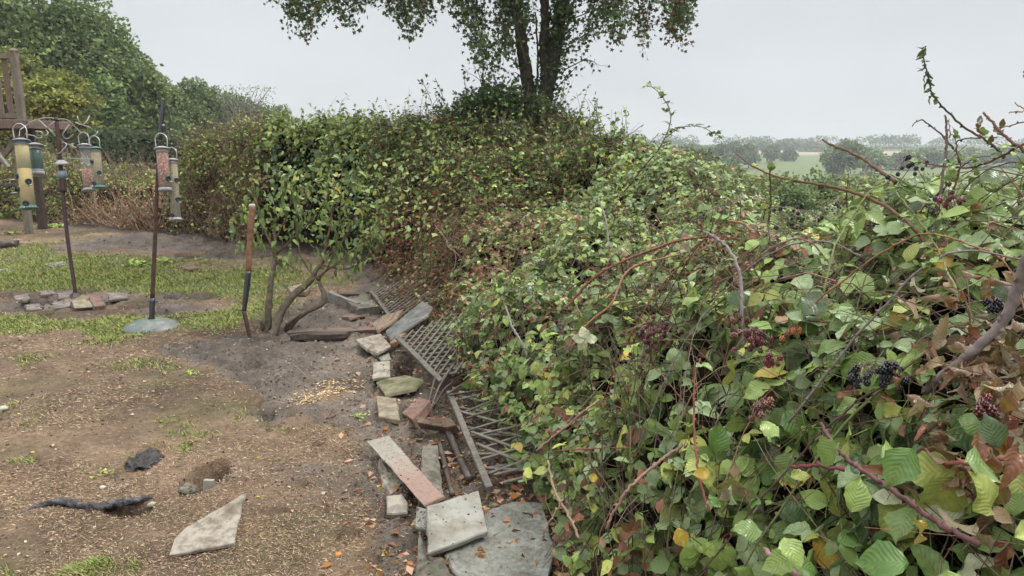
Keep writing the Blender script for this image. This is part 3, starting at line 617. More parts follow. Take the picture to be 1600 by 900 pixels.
def foliage(parent, P, D, Nn, S, C, dead=None, nobj=0, name='foliage', mids=None, lm='leaf', shapes=None, min_px=9):
    dist = np.linalg.norm(P - CAM, axis=1); px = S * F / dist; u, v, d = proj(P)
    used = np.zeros(len(P), bool)
    if nobj:
        sc = np.where((u > -20) & (u < 1620) & (v > -20) & (v < 930) & (px > min_px), px, 0); k = np.argsort(-sc)[:nobj]; k = k[sc[k] > 0]
        hc = np.array(HI_COLS)
        for i in k:
            ci = int(((hc - C[i]) ** 2).sum(1).argmin()); sh = 4 if (dead is not None and dead[i] and R.rand() < .8) else R.randint(4)
            leaf_object(parent, P[i], D[i], Nn[i], S[i], 5 + R.randint(2) if shapes else sh, ci)
        used[k] = True
    r = ~used; g = Geo(); near = r & (px > 26); ov = r & (px <= 26) & (px > 14) & (mids is None); mid = r & (px <= (26 if mids else 14)) & (px > 8); far = r & (px <= 8)
    for msk, T in ((near, NEARL), (ov, OVAL), (mid, MIDL if not mids else mids), (far, mids or FARL)):
        if msk.any(): inst(g, T, R.randint(len(T), size=msk.sum()), P[msk], D[msk], Nn[msk], S[msk], C[msk])
    g.build(name, M[lm], parent, kind='stuff')
def randn3(n): return nrm(R.randn(n, 3))

LEAFS = {2: .047, 3: .045, 4: .085, 5: .052, 6: .055, 7: .045}
COVER = {2: 2.9, 3: 3.0, 4: 1.9, 5: 2.3, 6: 1.3, 7: .25}
def sample(rid, density):
    m = creg == rid; w = carea[m] * density(cdist[m]) * np.where(cfac[m] > -.1, 1, .25); idx = np.where(m)[0]
    tot = w.sum(); n = int(tot); k = R.choice(len(idx), n, p=w / tot); k = idx[k]
    P = cs[k] + np.stack([(R.rand(n) - .5) * .06, (R.rand(n) - .5) * .06, np.zeros(n)], 1)
    P[:, 2] += (P[:, 0] - cs[k][:, 0]) * dHx[ci_[k], cj_[k]] + (P[:, 1] - cs[k][:, 1]) * dHy[ci_[k], cj_[k]]
    return P, cn[k], cdist[k]
STAT = {}
def leaf_size(rid, d):
    if rid == 2: return np.interp(d, [.8, 1.3, 2.0, 3, 4.5, 8], [.086, .074, .060, .053, .049, .050])
    return np.full(len(d), LEAFS[rid])
for rid, rt in ROOTS.items():
    P, n, d = sample(rid, lambda dd: COVER[rid] / (leaf_size(rid, dd) ** 2 * .42) / (2.6 if rid in (2, 3) else 1.0))
    s = leaf_size(rid, d); u, v, dp = proj(P)
    off = (R.rand(len(P)) ** 1.2) * -.16 * (1 if rid != 2 else .8) + .06; gap = fbm(P[:, 0] * 3.2, P[:, 1] * 3.2, P[:, 2] * 3.2, 3, 81)
    off = off - np.clip(gap, 0, 1) * .22 - (.12 * R.rand(len(P)) if rid in (2, 3, 5) else 0)
    kk = R.rand(len(P)) > .88 * (.35 + .65 * sst(1.4, 3.2, d)) * sst(.08, .36, gap + .25 * fbm(P[:, 0] * 9, P[:, 1] * 9, P[:, 2] * 9, 2, 83)); P, n, d, s, off = [q[kk] for q in (P, n, d, s, off)]
    P = P + n * off[:, None]; P[:, 2] = np.maximum(P[:, 2], .01)
    if rid in (2, 3):   # bramble: leaves in threes on a short stalk
        hd = randn3(len(P)); hd = nrm(hd - n * (hd * n).sum(1)[:, None] * .8 + np.array([0, 0, -.15])); nn = nrm(n * .22 + np.array([0, -.1, 1.0]) + R.randn(len(P), 3) * .36)
        X, Y, Z = basis(hd, nn); node = P; stalk = s * .55
        Ps, Ds, Ns, Ss = [], [], [], []; C0 = pick(PAL[rid], len(P))
        for (an, fx, sz) in ((0, 1.0, 1.0), (1.15, .75, .86), (-1.15, .75, .86)):
            dd = nrm(Y * math.cos(an) + X * math.sin(an) + R.randn(len(P), 3) * .14 - np.array([0, 0, .12])); Ps.append(node + Y * (stalk * fx)[:, None]); Ds.append(dd); Ns.append(nrm(Z + R.randn(len(P), 3) * .22)); Ss.append(s * sz * (1 + .3 * R.randn(len(P))).clip(.45, 1.6))
        sel = d < 3.0
        g = Geo(); twigs(g, node[sel] - Z[sel] * s[sel][:, None] * .4, node[sel] + Y[sel] * stalk[sel][:, None], np.zeros((sel.sum(), 3)), s[sel] * .022, s[sel] * .014, C0[sel] * .7 + .03, 2, 3); g.build('leaf_stalks', M['stem'], rt, kind='stuff')
        P = np.concatenate(Ps); D = np.concatenate(Ds); Nn = np.concatenate(Ns); S = np.concatenate(Ss); C = np.concatenate([C0] * 3) * (1 + .1 * R.randn(len(P), 1))
    else:
        hd = randn3(len(P)); D = nrm(hd * .8 + n * .35 + np.array([0, 0, -.45])); Nn = nrm(n * .8 + np.array([0, 0, .6]) + R.randn(len(P), 3) * (.3 if rid == 4 else .5)); S = s * (1 + .35 * R.randn(len(P))).clip(.4, 1.7); C = pick(PAL[rid], len(P))
    # fresher, yellower leaves towards the top of the leafy bush and tangled hedge
    if rid in (4, 5):
        tp = sst(1.45, 1.85, P[:, 2] + .25 * fbm(P[:, 0] * 2, P[:, 1] * 2, 0, 2, 90)); k = R.rand(len(P)) < tp * .8; C[k] = pick([G_FR + (5,), G_YG + (4,), G_MD + (2,)], k.sum())
    if rid == 5: kk = R.rand(len(P)) < .40 + .60 * sst(.5, 1.0, P[:, 2] + .4 * fbm(P[:, 0] * 2, P[:, 1] * 2, 0, 2, 96)); P, D, Nn, S, C = [q[kk] for q in (P, D, Nn, S, C)]; kk = R.rand(len(P)) < .6 * (1 - sst(.55, 1.0, P[:, 2])); C[kk] = pick([B_TN + (3,), B_DD + (3,), (.30, .30, .12, 2)], kk.sum())
    if rid == 4: kk = R.rand(len(P)) < sst(.55, 1.15, P[:, 2] + .25 * fbm(P[:, 0] * 2, P[:, 1] * 2, 0, 2, 95)) * .93 + .07; P, D, Nn, S, C = [q[kk] for q in (P, D, Nn, S, C)]
    C, dead = recolour(P, C)
    S = np.where(dead, S * .85, S)
    if rid in (2, 3): kk = dead & (R.rand(len(P)) < .1); P, D, Nn, S, C, dead = [q[~kk] for q in (P, D, Nn, S, C, dead)]
    STAT[rid] = len(P); foliage(rt, P, D, Nn, S, C, dead, nobj=300 if rid in (2, 4) else 0, lm='leaf' if rid in (2, 4) else 'leaf_far')
print('LEAVES', STAT)
# stems showing among the leaves
STEMC = {2: [(.14, .085, .06, 4), (.22, .17, .13, 4), (.11, .08, .06, 3), (.26, .14, .09, 1.5), (.16, .17, .07, 2)], 3: [(.14, .08, .055, 3), (.24, .17, .11, 3), (.09, .06, .045, 2)], 4: [(.12, .09, .06, 1)], 5: [(.30, .22, .14, 3), (.17, .12, .08, 2), (.12, .05, .045, 1)],
         6: [(.32, .25, .17, 3), (.20, .15, .11, 2), (.1, .07, .05, 1)], 7: [(.38, .26, .17, 4), (.28, .17, .11, 2)]}
for rid, (cnt, ln, rad) in {2: (4500, .30, .0018), 3: (3400, .38, .0036), 4: (500, .4, .004), 5: (3600, .55, .0038), 6: (2800, .8, .005), 7: (1100, .55, .006)}.items():
    P, n, d = sample(rid, lambda dd: 1.0 / np.clip(dd, 1.0, 30) ** (.9 if rid == 2 else 0) * 4000); k = R.choice(len(P), min(cnt, len(P)), replace=False); P, n, d = P[k], n[k], d[k]; L = ln * (.5 + R.rand(len(P)))
    dirn = randn3(len(P)); dirn = nrm(dirn - n * (dirn * n).sum(1)[:, None] * .75 + np.array([0, 0, .2 if rid < 5 else .9]))
    a = P - n * (.04 + .10 * R.rand(len(P)))[:, None] - dirn * L[:, None] / 2; b = P - n * (R.rand(len(P)) * .08 - .03)[:, None] + dirn * L[:, None] / 2
    a[:, 2] = np.maximum(a[:, 2], .0); b[:, 2] = np.maximum(b[:, 2], .02)
    if rid == 7: a = P * 1; a[:, 2] = .0; b = a + dirn * L[:, None]; b[:, 2] = np.minimum(np.abs(b[:, 2]), 1.0)
    g = Geo(); rr = rad * (.5 + R.rand(len(P))) * (1 if rid > 2 else np.clip(d / 2, .6, 1.6)); twigs(g, a, b, randn3(len(P)) * (L * .14)[:, None] + np.array([0, 0, .03]), rr, rr * .5, pick(STEMC[rid], len(P)), 4, 3)
    g.build('thin_stems', M['stem'], ROOTS[rid], kind='stuff')

# ------------------------------------------------------------------ canes that can be followed by eye
BR = ROOTS[2]
def cane(pts, r0, r1, C, thorns=True, root=None, leaves=0, lsz=.04, name='cane', leafc=(0, 1, 11), label=None, hang=False):
    root = root or BR; P = smooth_path([atd(u, v, D) for (u, v, D) in pts], 7); n = len(P); P = P + R.randn(n, 3) * .0012
    r = np.linspace(r0, r1, n); g = Geo(); C = np.array(C); t = fbm(P[:, 0] * 12, P[:, 1] * 12, P[:, 2] * 12, 2, 5)
    tube(g, P, r, 7, np.clip(C * .95, 0, 1), rough=.10)
    if thorns:
        acc = np.concatenate([[0], np.cumsum(np.linalg.norm(np.diff(P, axis=0), axis=1))]); s = .02
        while s < acc[-1]:
            i = min(np.searchsorted(acc, s), n - 1); T = nrm(P[min(i + 1, n - 1)] - P[max(i - 1, 0)]); X, Y, _ = frame_of(T); a = R.rand() * 6.28; d = X * math.cos(a) + Y * math.sin(a)
            c = P[i]; q = .0035 + r[i] * .5; L = r[i] + .005 + .5 * r0
            g.add([c + T * q + d * r[i] * .7, c - T * q + d * r[i] * .7, c + np.cross(T, d) * q * .4 + d * r[i] * .7, c + d * L - T * .003], [(0, 1, 3), (1, 2, 3), (2, 0, 3)], C * 1.25)
            s += .012 + .02 * R.rand()
    o = g.build(name, M['stem'], root)
    if label: o['label'] = label
    for k in range(leaves):
        i = int((k + .5) / leaves * (n - 1)); T = nrm(P[min(i + 1, n - 1)] - P[max(i - 1, 0)]); side = nrm(np.cross(T, [0, 0, 1]) * (1 if k % 2 else -1) + T * .5 + R.randn(3) * .25 + np.array([0, 0, .15 if not hang else -1.2]))
        nv = nrm(np.array([0, 0, 1.0]) + R.randn(3) * .35); c = P[i] + side * lsz * .4
        stk = Geo(); tube(stk, [P[i], c], [.0011, .0008], 4, C * .8); stk.build('leaf_stalk', M['stem'], root)
        for an, sc_ in ((0, 1), (1.1, .85), (-1.1, .85)):
            if hang and an: continue
            d = nrm(side * math.cos(an) + np.cross(nv, side) * math.sin(an) + R.randn(3) * .1); leaf_object(root, c, d, nv, lsz * sc_ * (.8 + .4 * R.rand()), R.randint(4) if not hang else 4, int(leafc[R.randint(len(leafc))]))
    return o
TANR, RED, BRN, GREY, PINK, PURP, OLV = (.33, .17, .10), (.24, .085, .06), (.16, .09, .06), (.26, .22, .205), (.32, .20, .15), (.14, .085, .075), (.22, .23, .10)
cane([(1150, 240, 3.6), (1180, 262, 3.3), (1225, 279, 2.9), (1290, 290, 2.5), (1350, 307, 2.25), (1408, 338, 2.05), (1440, 372, 1.95), (1462, 412, 1.9), (1472, 445, 1.9)], .0035, .0062, BRN, leaves=5, lsz=.04, leafc=(4, 0, 11))
cane([(1285, 218, 2.9), (1298, 226, 2.8), (1338, 242, 2.6), (1370, 264, 2.45), (1400, 284, 2.35)], .0035, .0065, BRN)
tall = [(1446, 72, 2.05), (1443, 90, 2.05), (1450, 120, 2.05), (1458, 148, 2.06), (1478, 172, 2.08), (1508, 200, 2.1), (1545, 222, 2.1), (1570, 245, 2.1)]
cane(tall, .0014, .0038, (.13, .10, .085))
for k in range(19):
    t = k / 19.0; i = t * 3.6; a = tall[int(i)]; b = tall[int(i) + 1]; f = i - int(i); p = atd(a[0] * (1 - f) + b[0] * f, a[1] * (1 - f) + b[1] * f, 2.05)
    leaf_object(BR, p, nrm(np.array([-.8 + .9 * (k % 2), R.randn() * .3, -.6])), nrm(R.randn(3)), .018 + .008 * R.rand(), 4, 3, label='dark shrivelled leaf on the tall shoot')
cane([(1425, 197, 2.2), (1440, 188, 2.2), (1465, 205, 2.2), (1490, 232, 2.2)], .0014, .003, (.17, .12, .09))
cane([(1477, 180, 2.2), (1479, 215, 2.2), (1476, 260, 2.2), (1466, 330, 2.2)], .003, .005, (.2, .15, .13)); cane([(1483, 185, 2.2), (1484, 215, 2.2)], .001, .002, B_TN)
cane([(1537, 176, 1.9), (1560, 203, 1.85), (1590, 228, 1.8), (1625, 255, 1.75)], .003, .0045, BRN); cane([(1560, 200, 1.85), (1590, 193, 1.85), (1630, 180, 1.85)], .0012, .002, BRN)
cane([(1585, 160, 1.9), (1600, 170, 1.9), (1640, 185, 1.9)], .0012, .002, B_TN); cane([(1575, 176, 1.7), (1600, 174, 1.7), (1630, 172, 1.7)], .0014, .0018, B_TN)
for (u, v) in ((1533, 180), (1531, 192), (1556, 196), (1550, 210), (1604, 110), (1568, 185)): leaf_object(BR, atd(u, v, 1.88), nrm(np.array([-.25, 0, -1.0]) + R.randn(3) * .15), nrm(R.randn(3)), .032, 4, 8, label='withered dark leaf hanging from a bare cane')
cane([(1610, 395, 1.25), (1590, 450, 1.3), (1568, 500, 1.33), (1535, 535, 1.36), (1500, 565, 1.4), (1468, 590, 1.45), (1445, 612, 1.5)], .0105, .0085, (.30, .25, .235), thorns=True, label='thick pale woody cane at the right edge')
cane([(1100, 362, 2.5), (1128, 378, 2.35), (1148, 405, 2.25), (1158, 440, 2.2), (1160, 500, 2.15), (1160, 560, 2.15)], .004, .0062, GREY)
cane([(885, 482, 3.3), (905, 458, 3.3), (930, 432, 3.3), (965, 412, 3.3), (1010, 393, 3.4), (1060, 376, 3.5), (1110, 370, 3.5), (1165, 375, 3.4)], .006, .0045, RED)
cane([(893, 545, 3.0), (920, 505, 3.0), (955, 475, 3.0), (985, 420, 3.1), (1060, 398, 3.2)], .0055, .004, TANR)
cane([(1140, 345, 3.2), (1165, 352, 3.1), (1190, 378, 3.0), (1225, 402, 2.9), (1270, 420, 2.75), (1310, 428, 2.65)], .0058, .005, TANR)
cane([(1290, 455, 2.2), (1325, 405, 2.25), (1360, 385, 2.3), (1410, 372, 2.3)], .005, .004, (.13, .09, .07))
cane([(1273, 460, 2.1), (1290, 480, 2.0), (1330, 500, 1.95), (1372, 520, 1.9), (1400, 545, 1.85)], .0028, .0042, (.24, .15, .10))
cane([(948, 825, 1.75), (962, 795, 1.75), (982, 765, 1.75), (1013, 735, 1.78), (1040, 714, 1.8), (1066, 696, 1.85)], .0034, .0042, PINK)
cane([(838, 704, 2.3), (868, 680, 2.3), (893, 660, 2.3), (915, 640, 2.3), (936, 625, 2.35)], .0036, .0032, PINK)
cane([(856, 720, 2.2), (866, 765, 2.15), (885, 800, 2.1), (905, 840, 2.05)], .0032, .004, (.38, .26, .19)); cane([(880, 780, 2.1), (862, 810, 2.1), (848, 835, 2.1)], .003, .002, (.38, .24, .16))
cane([(1094, 560, 1.95), (1086, 590, 1.9), (1084, 640, 1.85), (1087, 700, 1.75), (1092, 745, 1.7), (1108, 800, 1.65)], .0022, .0034, RED, leaves=7, lsz=.034, leafc=(11, 2, 0))
cane([(1283, 662, 1.45), (1300, 690, 1.4), (1325, 718, 1.35), (1349, 735, 1.3), (1392, 765, 1.2), (1431, 793, 1.15), (1477, 825, 1.1), (1530, 850, 1.05)], .0034, .0046, (.17, .085, .085))
cane([(1195, 860, 1.3), (1222, 880, 1.25), (1260, 912, 1.2)], .005, .0056, (.33, .20, .19)); cane([(1236, 729, 1.5), (1275, 728, 1.48), (1320, 736, 1.45)], .004, .0035, (.20, .065, .07))
cane([(1480, 723, 1.25), (1530, 722, 1.2), (1570, 716, 1.15), (1620, 714, 1.1)], .0042, .0048, (.40, .17, .12)); cane([(1530, 760, 1.15), (1560, 735, 1.12), (1575, 718, 1.12)], .002, .0025, (.35, .17, .12))
cane([(790, 478, 4.6), (800, 510, 4.4), (812, 530, 4.3), (826, 560, 4.2)], .006, .008, GREY); cane([(722, 440, 5.4), (760, 455, 5.1), (812, 492, 4.7)], .004, .003, TANR)
cane([(868, 705, 2.0), (930, 700, 1.95), (985, 700, 1.9)], .0015, .0012, RED); cane([(810, 445, 5.0), (816, 480, 4.8), (820, 520, 4.6)], .006, .008, GREY); cane([(935, 310, 5.6), (947, 345, 5.4), (952, 400, 5.2)], .006, .008, GREY)
cane([(688, 262, 9.0), (690, 300, 8.9), (687, 345, 8.8)], .010, .006, (.42, .28, .18), thorns=False, root=ROOTS[3], name='dead_stem'); cane([(705, 450, 7.0), (712, 400, 7.0), (700, 385, 7.0), (698, 378, 7.0)], .007, .005, (.40, .30, .22), root=ROOTS[3], thorns=False, name='dead_stem')
cane([(730, 420, 6.9), (715, 440, 6.8), (650, 470, 7.1), (600, 500, 7.2)], .004, .006, (.34, .2, .11), root=ROOTS[3], thorns=False, name='dead_stem')
# long shoots against the sky and the field
cane([(975, 300, 6.0), (1005, 262, 5.8), (1030, 232, 5.6), (1045, 200, 5.6), (1048, 180, 5.6), (1040, 158, 5.6), (1022, 138, 5.6), (1012, 135, 5.6)], .006, .002, (.18, .15, .09), leaves=14, lsz=.055, leafc=(1, 0, 3))
cane([(1040, 215, 5.6), (1062, 200, 5.6), (1090, 197, 5.6), (1112, 206, 5.6), (1128, 215, 5.6)], .004, .0015, (.18, .15, .09), leaves=9, lsz=.05, leafc=(1, 0, 3))
cane([(870, 160, 10), (885, 185, 9.8), (898, 205, 9.6), (905, 225, 9.4)], .008, .012, (.14, .13, .10), root=ROOTS[3], thorns=False)
cane([(880, 212, 9.4), (905, 200, 9.4), (925, 201, 9.4), (945, 199, 9.4)], .006, .003, (.2, .17, .14), root=ROOTS[3], thorns=False)
cane([(1010, 330, 4.8), (1040, 300, 4.8), (1062, 275, 4.7), (1092, 245, 4.7)], .003, .002, (.2, .12, .09), leaves=5, lsz=.035); cane([(1195, 390, 3.2), (1203, 330, 3.2), (1204, 300, 3.2), (1203, 262, 3.2)], .006, .003, (.10, .07, .06), leaves=6, lsz=.04, leafc=(4, 0, 11))
cane([(1500, 470, 1.6), (1470, 400, 1.8), (1440, 350, 2.0), (1400, 300, 2.2)], .003, .002, OLV, leaves=6, lsz=.04); cane([(1395, 385, 2.2), (1398, 430, 2.1), (1412, 470, 2.0), (1414, 492, 2.0)], .004, .006, GREY)
cane([(1600, 225, 1.8), (1540, 255, 1.9), (1490, 262, 2.0), (1430, 252, 2.1)], .003, .0018, (.16, .09, .07), leaves=7, lsz=.034, leafc=(0, 3, 1)); cane([(1490, 300, 2.0), (1500, 260, 2.0), (1497, 220, 2.0), (1560, 215, 1.95)], .0025, .0015, BRN, leaves=4, lsz=.035)
# many more arching canes that follow the bank
def bank_h(x, y): h, d, b = hsurf(np.array([x]), np.array([y])); return float(h[0])
for k in range(46):
    D = 1.4 + 6.0 * R.rand() ** 1.3; u = R.uniform(860 + (60 if D < 2.5 else -90), 1580); v = 640 - 60 * D + R.uniform(-140, 140)
    j = int((((cs - CAM) @ FW - D) ** 2 + ((proj(cs)[0] - u) / 300) ** 2).argmin()) if k < 0 else None
    x0 = (u - 800) / F * D; y0 = D; x0 = max(x0, -.2 + .02 * y0)
    if not in_poly(np.array([x0]), np.array([y0]))[0]: continue
    a = R.uniform(0, 6.28); L = .35 + .7 * R.rand(); P = []; ln = np.linspace(0, 1, 6); cv = R.randn() * .6
    for t in ln:
        x = x0 + math.cos(a + cv * t) * L * t; y = y0 + math.sin(a + cv * t) * L * t; h = bank_h(x, y); P.append((x, y, h + .03 + (.11 + .05 * R.rand()) * math.sin(math.pi * t) * min(1, D / 3) - .06 * (t > .9) - .05 * (t < .1)))
    P = np.array(P)
    if np.linalg.norm(P - CAM, axis=1).min() < 1.15 or P[:, 2].min() < .05 or P[:, 2].max() > 1.5: continue
    pu, pv, pd = proj(P); col = [TANR, RED, BRN, GREY, PINK, PURP, OLV][R.randint(7)]; cane(list(zip(pu, pv, pd)), .0016 + .0016 * R.rand() + .0003 * D, .0012, col, thorns=D < 4, leaves=int(L * 7) if R.rand() < .7 else 0, lsz=.036)
# leaves that stand out one by one
def special(u, v, D, size, dpx, shape, ci, label, nrm_up=(0, -.5, 1)):
    P = atd(u, v, D); Q = atd(u + dpx[0], v + dpx[1], D + dpx[2]); leaf_object(BR, P, nrm(Q - P), nrm(np.array(nrm_up, float)), size, shape, ci, label=label)
for (dx, dy) in ((-5, -22), (18, -2), (-20, -4), (-8, 12)): special(915, 530, 2.6, .05, (dx, dy, 0), 1, 9, 'pale cream green leaf of a bleached sprig', (0, -1, .5))
special(1058, 825, 1.5, .048, (14, 34, 0), 0, 5, 'large yellow brown leaf near the bottom', (0, -1, .4)); special(920, 745, 1.9, .03, (22, 4, 0), 1, 5, 'small yellow leaf', (0, -1, .5)); special(893, 730, 1.9, .025, (4, 16, 0), 1, 4, None or 'yellow green leaf', (0, -1, .5))
special(1425, 812, 1.1, .05, (26, 22, .0), 4, 5, 'curled yellow leaf with brown edge', (0, -.6, 1)); special(1110, 738, 1.65, .04, (-22, 2, 0), 0, 5, 'yellow leaf hidden among green', (0, -1, .6)); special(1235, 745, 1.5, .045, (20, -4, 0), 0, 4, None or 'yellow spotted leaf')
for (u, v, dx, dy, c, sz, D) in ((1425, 700, -30, 40, 11, .08, 1.12), (1380, 715, 60, -10, 0, .08, 1.15), (1510, 722, 90, 12, 12, .085, 1.05), (1550, 800, -10, -60, 4, .075, .98), (1480, 890, 10, 40, 0, .08, .92), (1420, 880, -60, -10, 11, .075, .95), (1585, 840, 50, -10, 4, .06, .92), (1235, 880, 50, 10, 11, .06, 1.2), (1240, 870, -50, 15, 0, .06, 1.2), (1225, 840, 30, 40, 0, .06, 1.2), (1190, 830, -40, -8, 1, .06, 1.3),
     (1140, 765, 30, 30, 2, .06, 1.45), (1190, 660, 40, 20, 0, .055, 1.5), (1200, 690, 35, 5, 11, .05, 1.45), (1330, 800, 12, -35, 0, .07, 1.2), (1310, 690, -30, 30, 1, .07, 1.25), (1560, 700, -18, -60, 3, .06, 1.1), (1340, 580, 40, 5, 1, .05, 1.5), (1500, 595, 30, 8, 6, .06, 1.35), (1590, 590, 4, 40, 6, .06, 1.2), (1580, 610, -10, 50, 7, .06, 1.15), (1545, 700, 6, 60, 7, .075, 1.1), (1590, 700, -10, 60, 7, .075, 1.08), (1525, 680, 20, 50, 7, .07, 1.12), (1575, 760, -20, 30, 8, .06, 1.08), (1450, 380, 10, -8, 6, .035, 1.85), (1475, 565, -30, 4, 6, .05, 1.4), (1450, 575, -30, 12, 6, .045, 1.4), (1430, 630, 20, 10, 6, .05, 1.3)):
    special(u, v, D, sz * .9, (dx, dy, R.randn() * .03), R.randint(4) if c not in (6, 7, 8) else 4, c, None, (R.randn() * .3, -.7, 1))
# blackberries
def berries(u, v, D, n, col, spread, label, rr=.0085):
    c = atd(u, v, D); g = Geo(); root = BR; sf = surf(u, v)
    if sf is not None and abs(depth(sf[0]) - D) < 1.5: c = sf[0] + sf[1] * .035; c = CAM + (c - CAM)
    for k in range(n):
        p = c + R.randn(3) * spread * np.array([1, .5, .8]); cc = np.array(col) * (1 + .35 * R.randn()); rad = rr * (.75 + .4 * R.rand()); stem0 = c + np.array([0, .02, spread * .8]); twigs(g, np.array([stem0]), np.array([p]), np.array([[0, 0, .01]]), .0012, .0009, (.20, .10, .07), 2, 3)
        for j in range(15):                       # druplets
            a = j * 2.4; z = 1 - 2 * (j + .5) / 15; q = math.sqrt(1 - z * z); d = np.array([math.cos(a) * q, math.sin(a) * q, z * 1.15]); ctr = p + d * rad * .62; r_ = rad * .44
            V = [ctr + np.array(w) * r_ for w in ((1, 0, 0), (-1, 0, 0), (0, 1, 0), (0, -1, 0), (0, 0, 1), (0, 0, -1))]
            g.add(V, [(0, 2, 4), (2, 1, 4), (1, 3, 4), (3, 0, 4), (2, 0, 5), (1, 2, 5), (3, 1, 5), (0, 3, 5)], np.clip(cc, .004, 1))
    o = g.build('berry_cluster', M['berry'], root); o['label'] = label; o['kind'] = 'stuff'
RB, DR, BB, BRR = (.16, .025, .03), (.11, .025, .03), (.012, .012, .018), (.13, .05, .035)
for a in ((1180, 535, 1.95, 26, DR, .030, 'cluster of dark red unripe berries'), (1020, 535, 2.3, 44, DR, .045, 'broad cluster of dull red berries'), (1230, 572, 1.7, 9, RB, .016, 'small cluster of bright red berries'), (1355, 588, 1.5, 16, BB, .020, 'cluster of ripe black berries'), (1420, 590, 1.45, 14, BB, .018, 'cluster of black berries on the right'),
          (1490, 545, 1.6, 18, BB, .024, 'cluster of shrivelled black berries'), (1520, 365, 1.9, 16, DR, .024, 'dark red berries near the right edge'), (1150, 520, 2.2, 16, BRR, .02, 'dried brown berries'), (880, 505, 3.2, 12, BRR, .022, 'dry seed heads of old berries'), (1240, 520, 1.9, 10, (.35, .13, .05), .012, 'withered orange brown berries'),
          (800, 345, 6.2, 22, DR, .05, 'red berries half hidden in leaves'), (1120, 385, 3.5, 30, BRR, .05, 'brown dry berry heads'), (1085, 265, 5.4, 14, DR, .05, 'dark berries on the crest'), (1240, 350, 3.8, 14, BB, .045, 'black berries beside the gap'), (1190, 640, 1.6, 12, BRR, .015, 'dry berry remains'), (1420, 262, 2.3, 12, BB, .04, 'small black berries on the top twigs'),
          (1500, 345, 2.0, 14, DR, .02, 'dull red berries in the top leaves'), (1560, 480, 1.5, 10, BB, .015, 'black berries beside the thick cane'), (1540, 640, 1.2, 10, (.10, .02, .02), .012, 'dark red berries among dead leaves'), (1100, 300, 4.8, 14, DR, .04, 'reddish berries on the slope'), (1300, 330, 3.1, 12, BB, .03, 'black berries under the arching cane'), (960, 330, 5.8, 14, DR, .04, 'dark berries below the crest')):
    berries(*a)

# ------------------------------------------------------------------ trees
def crown_leaves(blobs, n, size, pal, clump=.0, shell=.55, sd=0):
    """leaf clumps through the crown: blobs = (centre, radii)"""
    vol = np.array([b[1][0] * b[1][1] + b[1][0] * b[1][2] for b in blobs]); k = R.choice(len(blobs), n, p=vol / vol.sum()); c = np.array([b[0] for b in blobs])[k]; r = np.array([b[1] for b in blobs])[k]
    d = randn3(n); d[:, 2] = np.where(R.rand(n) < .75, np.abs(d[:, 2]), d[:, 2]); rad = (shell + (1 - shell) * R.rand(n) ** .5)
    nz_ = fbm(c[:, 0] + d[:, 0] * 2.3, c[:, 1] + d[:, 1] * 2.3, c[:, 2] + d[:, 2] * 2.3, 3, 91 + sd); P = c + d * r * (rad * (1 + .35 * nz_))[:, None]
    cb = np.array([R.rand() for _ in blobs])[k]; C = pick(pal, n) * (1 + .5 * (cb - .5) + .4 * nz_)[:, None]; D = nrm(d + R.randn(n, 3) * .7 + np.array([0, 0, -.2])); Nn = nrm(d * .6 + np.array([0, 0, .6]) + R.randn(n, 3) * .5); return P, D, Nn, size * (.6 + .8 * R.rand(n)), np.clip(C, .005, 1)
